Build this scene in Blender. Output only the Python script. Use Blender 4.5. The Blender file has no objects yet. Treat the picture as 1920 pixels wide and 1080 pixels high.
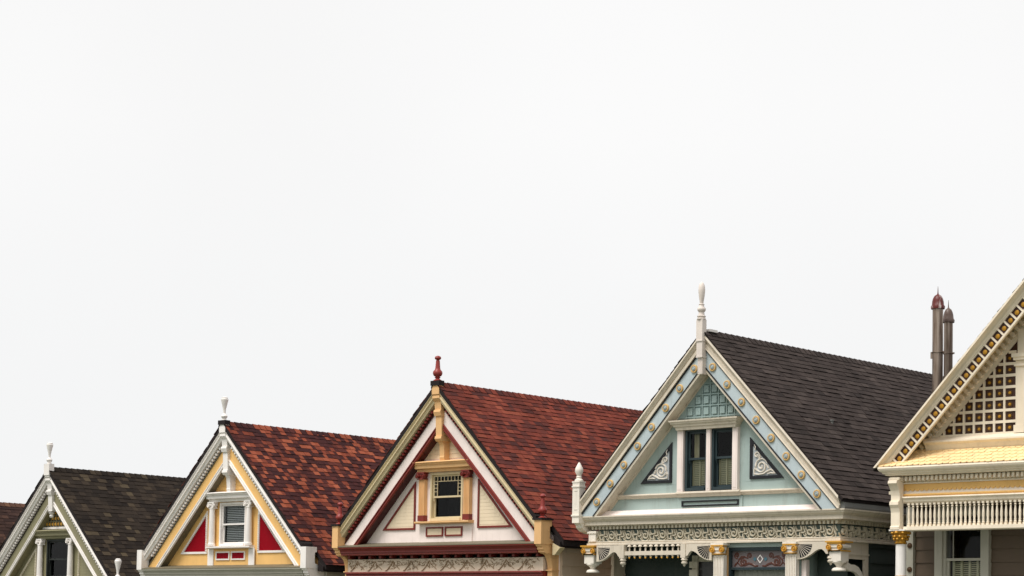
import bpy, math, random
from mathutils import Matrix, Vector
random.seed(11)
C = bpy.context.scene.collection
R = math.radians
PI = math.pi

# ------------------------------------------------------------------ camera
sc = bpy.context.scene
cam_data = bpy.data.cameras.new('camera')
cam = bpy.data.objects.new('camera', cam_data); C.objects.link(cam); sc.camera = cam
cam_data.lens = 71.0; cam_data.sensor_width = 36.0
cam_data.shift_x = 0.0; cam_data.shift_y = 420 / 1920
cam_data.clip_start = 0.1; cam_data.clip_end = 3000
# rows: world X (along the house row), Y (into the houses), Z (up), given in camera right/down/forward
M3 = [(0.73601565, -0.02554617, -0.67648234),
      (0.67674304, 0.05332502, 0.73428557),
      (0.01731525, -0.99825039, 0.05653625)]
mw = Matrix(((M3[0][0], -M3[0][1], -M3[0][2], 0), (M3[1][0], -M3[1][1], -M3[1][2], 0),
             (M3[2][0], -M3[2][1], -M3[2][2], 0), (0, 0, 0, 1)))
cam.matrix_world = mw
# ------------------------------------------------------------------ light
SUN_EL, SUN_AZ = R(60), R(190)      # azimuth clockwise from +Y
world = bpy.data.worlds.new('World'); sc.world = world; world.use_nodes = True
nt = world.node_tree; nt.nodes.clear()
out = nt.nodes.new('ShaderNodeOutputWorld'); bg = nt.nodes.new('ShaderNodeBackground')
sky = nt.nodes.new('ShaderNodeTexSky'); sky.sky_type = 'NISHITA'; sky.sun_disc = False
sky.sun_elevation = SUN_EL; sky.sun_rotation = SUN_AZ
sky.air_density = 1.0; sky.dust_density = 3.0
tc = nt.nodes.new('ShaderNodeTexCoord'); sep = nt.nodes.new('ShaderNodeSeparateXYZ')
nt.links.new(tc.outputs['Generated'], sep.inputs[0])
ramp = nt.nodes.new('ShaderNodeValToRGB')          # overcast: a little greyer low down, brighter higher up
ramp.color_ramp.elements[0].position = 0.0; ramp.color_ramp.elements[0].color = (4.48, 4.52, 4.55, 1)
ramp.color_ramp.elements[1].position = 0.24; ramp.color_ramp.elements[1].color = (4.82, 4.80, 4.78, 1)
nt.links.new(sep.outputs['Z'], ramp.inputs[0])
noi = nt.nodes.new('ShaderNodeTexNoise'); noi.inputs['Scale'].default_value = 3.5
noi.inputs['Detail'].default_value = 3; noi.inputs['Roughness'].default_value = 0.4
nt.links.new(tc.outputs['Generated'], noi.inputs['Vector'])
mr = nt.nodes.new('ShaderNodeMapRange'); mr.inputs['From Min'].default_value = .3; mr.inputs['From Max'].default_value = .7
mr.inputs['To Min'].default_value = .965; mr.inputs['To Max'].default_value = 1.015
nt.links.new(noi.outputs['Fac'], mr.inputs['Value'])
mul = nt.nodes.new('ShaderNodeVectorMath'); mul.operation = 'SCALE'
nt.links.new(ramp.outputs[0], mul.inputs[0]); nt.links.new(mr.outputs[0], mul.inputs['Scale'])
mix = nt.nodes.new('ShaderNodeMix'); mix.data_type = 'RGBA'; mix.inputs['Factor'].default_value = 0.985
nt.links.new(sky.outputs[0], mix.inputs['A']); nt.links.new(mul.outputs[0], mix.inputs['B'])
nt.links.new(mix.outputs['Result'], bg.inputs['Color']); bg.inputs['Strength'].default_value = 0.1
nt.links.new(bg.outputs[0], out.inputs[0])
sun_data = bpy.data.lights.new('sun', 'SUN'); sun_data.energy = 1.5; sun_data.angle = R(24)
sun_data.color = (1, .965, .92)
sun = bpy.data.objects.new('sun', sun_data); C.objects.link(sun)
sd = Vector((math.sin(SUN_AZ) * math.cos(SUN_EL), math.cos(SUN_AZ) * math.cos(SUN_EL), math.sin(SUN_EL)))
sun.rotation_euler = sd.to_track_quat('Z', 'Y').to_euler()
sc.view_settings.view_transform = 'Standard'; sc.view_settings.look = 'None'
sc.view_settings.exposure = 1.0; sc.view_settings.gamma = 1.0

# ------------------------------------------------------------------ materials
def srgb(r, g, b):
    f = lambda c: ((c / 255 + .055) / 1.055) ** 2.4 if c > 10 else c / 255 / 12.92
    return (f(r), f(g), f(b), 1)
def newmat(name):
    m = bpy.data.materials.new(name); m.use_nodes = True
    n = m.node_tree; b = n.nodes['Principled BSDF']
    return m, n, b
def paint(name, col, rough=.55, wear=.16, dirt=(.20, .16, .12), grain=0, metal=0, spec=.35):
    """painted timber: slow tone drift, rain streaks running down, small bump"""
    m, n, b = newmat(name)
    tc = n.nodes.new('ShaderNodeTexCoord'); geo = n.nodes.new('ShaderNodeNewGeometry')
    n1 = n.nodes.new('ShaderNodeTexNoise'); n1.inputs['Scale'].default_value = 1.7; n1.inputs['Detail'].default_value = 6
    n.links.new(geo.outputs['Position'], n1.inputs['Vector'])
    mp = n.nodes.new('ShaderNodeMapping'); mp.inputs['Scale'].default_value = (9, 9, 1.1)
    n.links.new(geo.outputs['Position'], mp.inputs['Vector'])
    n2 = n.nodes.new('ShaderNodeTexNoise'); n2.inputs['Scale'].default_value = 1.0; n2.inputs['Detail'].default_value = 5
    n2.inputs['Roughness'].default_value = .65
    n.links.new(mp.outputs[0], n2.inputs['Vector'])
    r2 = n.nodes.new('ShaderNodeMapRange'); r2.inputs['From Min'].default_value = .52; r2.inputs['From Max'].default_value = .78
    r2.inputs['To Min'].default_value = 0; r2.inputs['To Max'].default_value = wear * 2.2
    n.links.new(n2.outputs['Fac'], r2.inputs['Value'])
    hs = n.nodes.new('ShaderNodeHueSaturation'); hs.inputs['Color'].default_value = col
    r1 = n.nodes.new('ShaderNodeMapRange'); r1.inputs['From Min'].default_value = .3; r1.inputs['From Max'].default_value = .7
    r1.inputs['To Min'].default_value = .90; r1.inputs['To Max'].default_value = 1.05
    n.links.new(n1.outputs['Fac'], r1.inputs['Value']); n.links.new(r1.outputs[0], hs.inputs['Value'])
    mx = n.nodes.new('ShaderNodeMix'); mx.data_type = 'RGBA'
    n.links.new(r2.outputs[0], mx.inputs['Factor']); n.links.new(hs.outputs[0], mx.inputs['A'])
    mx.inputs['B'].default_value = (col[0] * .35 + dirt[0] * .5, col[1] * .35 + dirt[1] * .5, col[2] * .35 + dirt[2] * .5, 1)
    n.links.new(mx.outputs['Result'], b.inputs['Base Color'])
    n3 = n.nodes.new('ShaderNodeTexNoise'); n3.inputs['Scale'].default_value = 40; n3.inputs['Detail'].default_value = 3
    n.links.new(geo.outputs['Position'], n3.inputs['Vector'])
    bp = n.nodes.new('ShaderNodeBump'); bp.inputs['Strength'].default_value = .18; bp.inputs['Distance'].default_value = .01
    n.links.new(n3.outputs['Fac'], bp.inputs['Height']); n.links.new(bp.outputs[0], b.inputs['Normal'])
    b.inputs['Roughness'].default_value = rough; b.inputs['Metallic'].default_value = metal
    b.inputs['Specular IOR Level'].default_value = spec
    return m
def shingle(name, cols, edge=(.010, .008, .008, 1)):  # edge: black cut felt, also painting in the undercut shadow below each course
    """cols: list of (position, colour) over the per-shingle tone"""
    m, n, b = newmat(name)
    at = n.nodes.new('ShaderNodeAttribute'); at.attribute_name = 'tone'
    rp = n.nodes.new('ShaderNodeValToRGB'); rp.color_ramp.interpolation = 'LINEAR'
    while len(rp.color_ramp.elements) < len(cols): rp.color_ramp.elements.new(.5)
    for e, (p, c) in zip(rp.color_ramp.elements, cols): e.position = p; e.color = c
    n.links.new(at.outputs['Fac'], rp.inputs[0])
    geo = n.nodes.new('ShaderNodeNewGeometry')
    n1 = n.nodes.new('ShaderNodeTexNoise'); n1.inputs['Scale'].default_value = 60; n1.inputs['Detail'].default_value = 3
    n2 = n.nodes.new('ShaderNodeTexNoise'); n2.inputs['Scale'].default_value = .9; n2.inputs['Detail'].default_value = 4
    for q in (n1, n2): n.links.new(geo.outputs['Position'], q.inputs['Vector'])
    ma = n.nodes.new('ShaderNodeMath'); ma.operation = 'ADD'; n.links.new(n1.outputs['Fac'], ma.inputs[0]); n.links.new(n2.outputs['Fac'], ma.inputs[1])
    r1 = n.nodes.new('ShaderNodeMapRange'); r1.inputs['From Min'].default_value = .6; r1.inputs['From Max'].default_value = 1.4
    r1.inputs['To Min'].default_value = .62; r1.inputs['To Max'].default_value = 1.38
    n.links.new(ma.outputs[0], r1.inputs['Value'])
    vm = n.nodes.new('ShaderNodeVectorMath'); vm.operation = 'SCALE'
    n.links.new(rp.outputs[0], vm.inputs[0]); n.links.new(r1.outputs[0], vm.inputs['Scale'])
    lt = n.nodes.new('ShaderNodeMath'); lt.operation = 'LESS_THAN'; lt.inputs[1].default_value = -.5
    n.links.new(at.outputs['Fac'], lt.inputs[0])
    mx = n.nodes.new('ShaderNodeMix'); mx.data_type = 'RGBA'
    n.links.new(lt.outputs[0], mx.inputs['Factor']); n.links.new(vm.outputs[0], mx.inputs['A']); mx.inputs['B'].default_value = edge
    n.links.new(mx.outputs['Result'], b.inputs['Base Color'])
    bp = n.nodes.new('ShaderNodeBump'); bp.inputs['Strength'].default_value = .35; bp.inputs['Distance'].default_value = .01
    n.links.new(n1.outputs['Fac'], bp.inputs['Height']); n.links.new(bp.outputs[0], b.inputs['Normal'])
    b.inputs['Roughness'].default_value = .93; b.inputs['Specular IOR Level'].default_value = .12
    return m
def glass(name, tint=(.85, .88, .88, 1)):
    m = bpy.data.materials.new(name); m.use_nodes = True; n = m.node_tree; n.nodes.clear()
    o = n.nodes.new('ShaderNodeOutputMaterial'); t = n.nodes.new('ShaderNodeBsdfTransparent'); t.inputs[0].default_value = tint
    g = n.nodes.new('ShaderNodeBsdfGlossy'); g.inputs['Roughness'].default_value = .03; g.inputs[0].default_value = (.9, .9, .9, 1)
    fr = n.nodes.new('ShaderNodeFresnel'); fr.inputs[0].default_value = 1.25
    mx = n.nodes.new('ShaderNodeMixShader'); n.links.new(fr.outputs[0], mx.inputs[0])
    n.links.new(t.outputs[0], mx.inputs[1]); n.links.new(g.outputs[0], mx.inputs[2]); n.links.new(mx.outputs[0], o.inputs[0])
    return m
def steel(name):
    m, n, b = newmat(name)
    geo = n.nodes.new('ShaderNodeNewGeometry'); mp = n.nodes.new('ShaderNodeMapping'); mp.inputs['Scale'].default_value = (14, 14, 1.3)
    n.links.new(geo.outputs['Position'], mp.inputs['Vector'])
    n1 = n.nodes.new('ShaderNodeTexNoise'); n1.inputs['Scale'].default_value = 1; n1.inputs['Detail'].default_value = 6
    n.links.new(mp.outputs[0], n1.inputs['Vector'])
    rp = n.nodes.new('ShaderNodeValToRGB')
    rp.color_ramp.elements[0].position = .35; rp.color_ramp.elements[0].color = (.16, .105, .075, 1)
    rp.color_ramp.elements[1].position = .68; rp.color_ramp.elements[1].color = (.42, .34, .28, 1)
    n.links.new(n1.outputs['Fac'], rp.inputs[0]); n.links.new(rp.outputs[0], b.inputs['Base Color'])
    b.inputs['Metallic'].default_value = .85; b.inputs['Roughness'].default_value = .42
    return m

M = {}
def P(key, r, g, b, **k):
    M[key] = paint(key, srgb(r, g, b), **k)
P('white', 241, 235, 230); P('white_worn', 222, 212, 196, wear=.3)
P('pink_white', 243, 228, 221, wear=.12); P('tan_cream', 214, 196, 158); P('peach', 232, 184, 128)
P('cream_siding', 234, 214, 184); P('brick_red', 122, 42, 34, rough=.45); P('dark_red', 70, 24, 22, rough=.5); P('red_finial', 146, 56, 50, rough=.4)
P('yellow', 238, 190, 118, wear=.08); P('crimson', 142, 0, 22, rough=.6, wear=0, spec=.1)
P('sage', 140, 134, 104, wear=.12); P('sage_cream', 214, 204, 182)
P('grey_shelf', 112, 104, 84); P('grey_trim', 178, 174, 160); P('beige_siding', 190, 172, 150, wear=.2)
P('light_blue', 186, 198, 202, wear=.14); P('aqua', 166, 182, 178, wear=.22); P('cream_trim', 216, 204, 186, wear=.26)
P('lattice_green', 142, 161, 160, wear=.2); P('finial_ivory', 226, 214, 205, wear=.3); P('navy', 26, 26, 32, rough=.4, wear=.04); P('sash_green', 44, 58, 62, rough=.45, wear=.05)
P('gold', 214, 158, 62, rough=.38, wear=.2, metal=.25); P('pale_gold', 216, 178, 118, rough=.4, wear=.2); P('sash_blue', 150, 178, 186); P('ivory', 238, 229, 216, wear=.14); P('panel_grey', 172, 178, 182)
P('frieze_cream', 200, 190, 168, wear=.4); P('dark_green', 52, 62, 58, wear=.1); P('sash_dark', 40, 44, 42, wear=.05); P('blind', 216, 218, 216, wear=.02)
P('stone_blue', 70, 110, 125, rough=.3, wear=.02)
P('h5_ivory', 236, 222, 200, wear=.16); P('h5_yellow', 228, 182, 108, wear=.12); P('h5_pale_yellow', 248, 215, 162, wear=.16)
P('maroon', 66, 38, 28, rough=.45, wear=.05); P('old_gold', 190, 138, 44, rough=.4, metal=.3, wear=.25); P('bronze', 84, 60, 38, rough=.4, metal=.3)
P('taupe_siding', 96, 80, 64, wear=.1); P('soffit_tan', 206, 184, 142)
P('tar', 30, 22, 22, rough=.85, wear=.02); P('curtain', 220, 210, 176, wear=.25); P('shutter', 214, 206, 174, wear=.2)
P('lead_grey', 120, 120, 117, rough=.5); P('cap_red', 96, 30, 24, rough=.4, wear=.8, dirt=(1.1, 1.05, 1.0)); P('cap_grey', 98, 80, 72, rough=.4, wear=.4, dirt=(.3, .08, .05))
P('glass_white', 190, 188, 184, rough=.2, wear=.02); P('scroll_brown', 84, 46, 36, rough=.35, wear=.1); P('smoked', 70, 66, 66, rough=.2)
P('sprig_tan', 168, 142, 114, wear=.3); P('twig', 70, 52, 38); P('dentil_shade_brown', 48, 38, 30, wear=.03); P('smoky_glass', 112, 103, 104, rough=.2, wear=.2); P('frieze_shade_back', 78, 90, 84, wear=.3); P('frieze_tan', 224, 204, 182, wear=.25)
M['glass'] = glass('window_glass'); M['steel'] = steel('flue_steel')
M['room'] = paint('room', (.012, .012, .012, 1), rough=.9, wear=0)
L = srgb
M['roof_brown'] = shingle('roof_brown', [(0, L(44, 32, 30)), (.6, L(66, 48, 42)), (.9, L(92, 66, 54)), (1, L(110, 80, 60))])
M['roof_charcoal'] = shingle('roof_charcoal', [(0, L(32, 27, 24)), (.5, L(47, 40, 34)), (.82, L(60, 51, 42)), (1, L(80, 70, 55))])
M['roof_mixed_red'] = shingle('roof_mixed_red', [(0, L(52, 30, 31)), (.35, L(72, 38, 36)), (.6, L(98, 50, 40)), (.78, L(124, 62, 45)), (1, L(146, 80, 58))])
M['roof_red'] = shingle('roof_red', [(0, L(70, 40, 38)), (.35, L(98, 48, 40)), (.75, L(114, 54, 43)), (1, L(130, 68, 52))])
M['roof_slate'] = shingle('roof_slate', [(0, L(46, 40, 38)), (.5, L(60, 52, 49)), (1, L(76, 67, 63))])
M['roof_dark'] = shingle('roof_dark', [(0, L(42, 39, 38)), (1, L(60, 56, 54))])

# ------------------------------------------------------------------ mesh builder
class MB:
    def __init__(s): s.v = []; s.f = []; s.m = []; s.t = []
    def add(s, vs, fs, m=0, tone=0.):
        o = len(s.v); s.v += [tuple(p) for p in vs]
        for f in fs: s.f.append([i + o for i in f]); s.m.append(m); s.t.append(tone)
        return s
    def box(s, x0, x1, y0, y1, z0, z1, m=0):
        v = [(x, y, z) for z in (z0, z1) for y in (y0, y1) for x in (x0, x1)]
        return s.add(v, [(0, 2, 3, 1), (4, 5, 7, 6), (0, 1, 5, 4), (2, 6, 7, 3), (0, 4, 6, 2), (1, 3, 7, 5)], m)
    def prism(s, poly, y0, y1, m=0, bevel=0):          # polygon in xz, front y0, back y1
        a = sum(poly[i][0] * poly[(i + 1) % len(poly)][1] - poly[(i + 1) % len(poly)][0] * poly[i][1] for i in range(len(poly)))
        if a < 0: poly = poly[::-1]
        k = len(poly)
        v = [(x, y0, z) for x, z in poly] + [(x, y1, z) for x, z in poly]
        return s.add(v, [tuple(range(k)), tuple(range(2 * k - 1, k - 1, -1))] + [(i, i + k, (i + 1) % k + k, (i + 1) % k) for i in range(k)], m)
    def yz(s, poly, x0, x1, m=0):                      # polygon in yz, extruded along x
        a = sum(poly[i][0] * poly[(i + 1) % len(poly)][1] - poly[(i + 1) % len(poly)][0] * poly[i][1] for i in range(len(poly)))
        if a < 0: poly = poly[::-1]
        k = len(poly)
        v = [(x0, y, z) for y, z in poly] + [(x1, y, z) for y, z in poly]
        return s.add(v, [tuple(range(k - 1, -1, -1)), tuple(range(k, 2 * k))] + [(i, (i + 1) % k, (i + 1) % k + k, i + k) for i in range(k)], m)
    def wrap(s, prof, xl, xr, yf, yb, m=0):            # closed profile (out,z) around left side, front, right side
        k = len(prof); rings = []
        for fn in (lambda o: (xl - o, yb), lambda o: (xl - o, yf - o), lambda o: (xr + o, yf - o), lambda o: (xr + o, yb)):
            rings += [fn(o) + (z,) for o, z in prof]
        f = [(j * k + i, j * k + (i + 1) % k, (j + 1) * k + (i + 1) % k, (j + 1) * k + i) for j in range(3) for i in range(k)]
        return s.add(rings, f + [tuple(range(k))[::-1], tuple(range(3 * k, 4 * k))], m)
    def rake(s, side, c, sl, prof, zb, m=0, x0=0., xm=99.):    # closed profile (v below roof line, y) swept down the gable
        k = len(prof)
        top = [(side * x0, y, c - v - sl * x0) for v, y in prof]; ends = [min((c - v - zb) / sl, xm) for v, y in prof]
        bot = [(side * e, y, c - v - sl * e) for e, (v, y) in zip(ends, prof)]
        return s.add(top + bot, [(i, (i + 1) % k, (i + 1) % k + k, i + k) for i in range(k)] + [tuple(range(k))[::-1], tuple(range(k, 2 * k))], m)
    def rakeboth(s, c, sl, prof, zb, m=0, xm=99.):
        s.rake(-1, c, sl, prof, zb, m, xm=xm); return s.rake(1, c, sl, prof, zb, m, xm=xm)
    def obox(s, side, c, sl, x, v0, v1, w, y0, y1, m=0):   # block square to the rake, centred at |x|, between v0 and v1
        th = math.atan(sl); ux, uz = math.cos(th), -math.sin(th); nx, nz = -math.sin(th), -math.cos(th)
        h0, h1 = v0 * math.cos(th), v1 * math.cos(th); bx, bz = x, c - sl * x
        pts = []
        for (a, h) in ((-w / 2, h0), (w / 2, h0), (w / 2, h1), (-w / 2, h1)):
            pts.append((side * (bx + ux * a + nx * h), bz + uz * a + nz * h))
        return s.prism(pts, y0, y1, m)
    def lathe(s, prof, cx, cy, n=16, m=0, sx=1., sy=1.):   # prof (r,z) bottom to top
        v = []; k = len(prof)
        for r, z in prof: v += [(cx + r * math.cos(2 * PI * j / n) * sx, cy + r * math.sin(2 * PI * j / n) * sy, z) for j in range(n)]
        f = [(i * n + j, i * n + (j + 1) % n, (i + 1) * n + (j + 1) % n, (i + 1) * n + j) for i in range(k - 1) for j in range(n)]
        return s.add(v, f + [tuple(range(n))[::-1], tuple(range((k - 1) * n, k * n))], m)
    def disc(s, prof, cx, cz, yb, n=20, m=0):           # boss facing -y; prof (r, out) from rim to centre
        v = []; k = len(prof)
        for r, o in prof: v += [(cx + r * math.cos(2 * PI * j / n), yb - o, cz + r * math.sin(2 * PI * j / n)) for j in range(n)]
        f = [(i * n + j, i * n + (j + 1) % n, (i + 1) * n + (j + 1) % n, (i + 1) * n + j) for i in range(k - 1) for j in range(n)]
        return s.add(v, f + [tuple(range((k - 1) * n, k * n))], m)
    def ribbon(s, pts, w, yb, h, m=0, taper=True):       # raised moulded line in the xz plane
        k = len(pts); v = []
        for i, (x, z) in enumerate(pts):
            a = pts[max(0, i - 1)]; b = pts[min(k - 1, i + 1)]; dx, dz = b[0] - a[0], b[1] - a[1]; l = math.hypot(dx, dz) or 1
            nx, nz = -dz / l, dx / l; t = i / (k - 1); ww = w * (math.sin(PI * (0.12 + .76 * t)) ** .6 if taper else 1) / 2
            v += [(x + nx * ww, yb, z + nz * ww), (x + nx * ww * .55, yb - h, z + nz * ww * .55), (x - nx * ww * .55, yb - h, z - nz * ww * .55), (x - nx * ww, yb, z - nz * ww)]
        f = []
        for i in range(k - 1):
            for q in range(3): f.append((i * 4 + q, i * 4 + q + 1, (i + 1) * 4 + q + 1, (i + 1) * 4 + q))
        f += [(0, 1, 2, 3), tuple((k - 1) * 4 + q for q in (3, 2, 1, 0))]
        return s.add(v, f, m)
def spiral(cx, cz, r, turns, start, d=1, n=26, rin=.12):
    return [(cx + r * (1 - (1 - rin) * t / n) * math.cos(start + d * turns * 2 * PI * t / n), cz + r * (1 - (1 - rin) * t / n) * math.sin(start + d * turns * 2 * PI * t / n)) for t in range(n + 1)]
def arc(cx, cz, rx, rz, a0, a1, n=12):
    return [(cx + rx * math.cos(R(a0 + (a1 - a0) * i / n)), cz + rz * math.sin(R(a0 + (a1 - a0) * i / n))) for i in range(n + 1)]

class House:
    def __init__(s, name, n, zl, label, smooth=True):
        s.X = -47.59 + 7.6 * n; s.Y = 32.6; s.zl = zl
        s.g = ground_z(s.X)
        s.root = bpy.data.objects.new(name, None); C.objects.link(s.root)
        s.root.location = (s.X, s.Y, s.g); s.root.empty_display_size = .5
        s.root['label'] = label; s.root['category'] = 'house'; s.root['group'] = 'gabled houses stepping up the hill in a row'
        s.orig = {s.root: Vector((0, 0, 0))}; s.dx = 0.; s.dy = 0.; s.dz = 0.
    def part(s, name, mb, mats, parent=None, label=None, smooth=False, stuff=False):
        parent = parent or s.root
        if isinstance(mats, str): mats = [mats]
        oz = s.zl - s.g
        if s.dx or s.dy or s.dz: mb.v = [(p[0] + s.dx, p[1] + s.dy, p[2] + s.dz) for p in mb.v]
        lo = [min(p[i] for p in mb.v) for i in range(3)]; hi = [max(p[i] for p in mb.v) for i in range(3)]
        c = Vector(((lo[0] + hi[0]) / 2, (lo[1] + hi[1]) / 2, lo[2]))
        me = bpy.data.meshes.new(name)
        me.from_pydata([(p[0] - c[0], p[1] - c[1], p[2] - c[2]) for p in mb.v], [], mb.f)
        for k in mats: me.materials.append(M[k])
        me.polygons.foreach_set('material_index', mb.m)
        if any(mb.t):
            a = me.attributes.new('tone', 'FLOAT', 'FACE'); a.data.foreach_set('value', mb.t)
        if smooth:
            me.polygons.foreach_set('use_smooth', [True] * len(mb.f))
        me.update(); me.validate()
        if smooth: me.set_sharp_from_angle(angle=R(40))
        o = bpy.data.objects.new(name, me); C.objects.link(o)
        w = c + Vector((0, 0, oz)); o.parent = parent; o.location = w - s.orig[parent]; s.orig[o] = w
        if label: o['label'] = label
        return o
    def copies(s, src, locs, base):
        """further copies of a part; locs are positions of the copy's reference point, base that of the source"""
        for p in locs:
            o = src.copy(); C.objects.link(o); o.parent = src.parent
            d = Vector(p) - Vector(base); o.location = src.location + d
            for ch in src.children:
                k = ch.copy(); C.objects.link(k); k.parent = o

def ground_z(x):
    return -7.9 + .0737 * (max(-75, min(15, x)) + 32.4)

# ------------------------------------------------------------------ setting
def sheet(name, f, xs, ys, mat):
    v = [(x, y, f(x, y)) for y in ys for x in xs]; w = len(xs)
    fs = [(j * w + i, j * w + i + 1, (j + 1) * w + i + 1, (j + 1) * w + i) for j in range(len(ys) - 1) for i in range(w - 1)]
    me = bpy.data.meshes.new(name); me.from_pydata(v, [], fs); me.materials.append(mat); me.update()
    o = bpy.data.objects.new(name, me); C.objects.link(o); o['kind'] = 'structure'; return o
def gz(x, y):
    z = ground_z(x)
    if y >= 17: return z
    t = min(1, (17 - y) / 15); t = t * t * (3 - 2 * t)
    return z + (-1.7 - z) * t
gm, gn, gb = newmat('grass_ground'); gno = gn.nodes.new('ShaderNodeTexNoise'); gno.inputs['Scale'].default_value = 3; gno.inputs['Detail'].default_value = 8
gge = gn.nodes.new('ShaderNodeNewGeometry'); gn.links.new(gge.outputs['Position'], gno.inputs['Vector'])
grp = gn.nodes.new('ShaderNodeValToRGB'); grp.color_ramp.elements[0].color = (.03, .06, .015, 1); grp.color_ramp.elements[1].color = (.09, .13, .04, 1)
gn.links.new(gno.outputs['Fac'], grp.inputs[0]); gn.links.new(grp.outputs[0], gb.inputs['Base Color']); gb.inputs['Roughness'].default_value = .9
P('asphalt', 62, 62, 63, rough=.9); P('concrete', 150, 147, 140, rough=.85)
ext = [-600, -300, -150, -100]; xs = ext + [-75 + 5 * i for i in range(19)] + [40, 100, 300, 600]
sheet('ground', gz, xs, [-600, -200, -60, -20] + [-8 + 2.5 * i for i in range(11)] + [24, 30, 60, 120, 300, 600], gm)
rx = [-100 + 5 * i for i in range(27)]
sheet('road', lambda x, y: ground_z(x) + .02, rx, [18, 21, 24, 26.4], M['asphalt'])
pv = sheet('pavement', lambda x, y: ground_z(x) + .15, rx, [26.4, 28, 29.6], M['concrete'])
md = pv.modifiers.new('kerb', 'SOLIDIFY'); md.thickness = .14; md.offset = -1

# ------------------------------------------------------------------ shared house pieces
ROOF_DEPTH = 12.
def shingle_side(mb, side, c, sl, y0, y1, xe, tones, e=.205, h=.017, tw=(.15, .3), ragged=.0, notch=99.):
    th = math.atan(sl); T = xe / math.cos(th); n = int(T / e) + 1
    def pt(t, y, hh): return (side * (t * math.cos(th) + hh * math.sin(th)), y, c - t * math.sin(th) + hh * math.cos(th))
    for k in range(n):
        t0, t1 = k * e, min((k + 1) * e, T + .02)
        y = (.24 if t1 * math.cos(th) > notch else y0) + random.uniform(-.01, .02)
        drift = random.uniform(-.05, .05); off = (k % 2) * .5
        first = True
        while y < y1:
            w = random.uniform(*tw)
            if first: w *= random.uniform(.4, 1); first = False
            ye = min(y + w, y1)
            hh = h * random.choice((.8, 1, 1.45)); tt = t1 + random.uniform(-ragged, ragged)
            ya, yb = y + .002, ye - .002
            ta = t0 - .03 if k else t0
            v = [pt(ta, ya, .003), pt(ta, yb, .003), pt(tt, yb, hh), pt(tt, ya, hh), pt(tt, ya, -.004), pt(tt, yb, -.004), pt(ta, ya, -.004), pt(ta, yb, -.004)]
            tn = max(0.001, min(1, tones() + drift))
            o = (0, 3, 2, 1) if side > 0 else (0, 1, 2, 3)
            mb.add(v[:4], [o], 0, tn)
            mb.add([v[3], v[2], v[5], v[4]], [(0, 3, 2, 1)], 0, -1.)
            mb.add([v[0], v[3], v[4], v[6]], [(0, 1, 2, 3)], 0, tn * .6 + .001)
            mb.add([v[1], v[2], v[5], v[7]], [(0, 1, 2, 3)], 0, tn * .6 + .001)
            y = ye
def make_roof(h, c, sl, xe, y0, mat, tones, cap='tab', cap_tones=None, under='tar', depth=ROOF_DEPTH, tw=(.15, .3), ragged=.006, thick=.09, notch=99., hgt=.013, e=.145):
    cc = c - h.zl
    mb = MB(); th = math.atan(sl)
    for sd in (-1, 1): shingle_side(mb, sd, cc, sl, y0, depth, xe, tones, tw=tw, ragged=ragged, h=hgt, notch=notch, e=e)
    roof = h.part('roof', mb, mat)
    # deck under the shingles
    d = MB(); t = thick / math.cos(th)
    for sd in (-1, 1):
        xn = min(notch, xe)
        d.prism([(0, cc - .012), (sd * xn, cc - .012 - sl * xn), (sd * xn, cc - .012 - sl * xn - t), (0, cc - .012 - t)], y0 + .012, depth)
        if xn < xe: d.prism([(sd * xn, cc - .012 - sl * xn), (sd * xe, cc - .012 - sl * xe), (sd * xe, cc - .012 - sl * xe - t), (sd * xn, cc - .012 - sl * xn - t)], .25, depth)
    h.part('roof_deck', d, under, roof)
    # ridge caps
    r = MB(); y = y0 - .02; ct = cap_tones or tones
    while y < depth:
        ye = y + .22; a = .13; hi = .036; lo = .02; tn = max(.001, ct())
        for sd in (-1, 1):
            v = [(0, y, cc + hi), (sd * a, y, cc + hi - a * sl), (sd * a, ye, cc + lo - a * sl), (0, ye, cc + lo)]
            r.add(v, [(0, 1, 2, 3) if sd < 0 else (3, 2, 1, 0)], 0, tn)
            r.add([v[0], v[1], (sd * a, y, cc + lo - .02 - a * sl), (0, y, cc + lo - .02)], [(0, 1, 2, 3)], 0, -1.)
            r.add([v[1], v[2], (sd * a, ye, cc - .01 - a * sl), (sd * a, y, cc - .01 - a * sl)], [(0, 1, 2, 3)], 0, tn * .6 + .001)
        y = ye - .02
    h.part('ridge_cap', r, mat, roof)
    return roof
def siding(x0, x1, zb, zt, yf, yb, e=.28, holes=(), side=None, lap=.03):
    """lapped boards: faces -y (side None) over x0..x1, or faces +-x over yf..yb at x0"""
    mb = MB(); z = zb
    while z < zt - .01:
        z1 = min(z + e, zt)
        if side is None: mb.yz([(yf - lap, z), (yf - .004, z1), (yf + .06, z1), (yf + .06, z)], x0, x1)
        else:
            v = [(x0 + side * lap, z), (x0 + side * .004, z1), (x0 - side * .06, z1), (x0 - side * .06, z)]
            mb.prism(v, yf, yb)
        z = z1
    return mb
def body(h, c, sl, xw, yfw, mats, zt_front, front=True, depth=11.6):
    """the storeys below and behind the gable: side walls with lapped boards, plain front and back"""
    oz = h.g - h.zl; cc = c - h.zl; zw = cc - sl * xw - .16
    walls = []
    for sd in (-1, 1):
        walls.append(h.part('side_wall', siding(sd * xw, 0, oz, zw, yfw, depth, side=sd), mats[0]))
    b = MB(); b.box(-xw + .062, xw - .062, depth - .12, depth, oz, zw)
    b.prism([(-xw, zw), (xw, zw), (.0, cc - .16)], depth - .12, depth)
    h.part('back_wall', b, mats[0])
    if front:
        f = MB(); f.box(-xw + .062, xw - .062, yfw, yfw + .15, oz, zt_front)
        h.part('front_wall', f, mats[1])
    return walls
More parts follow.
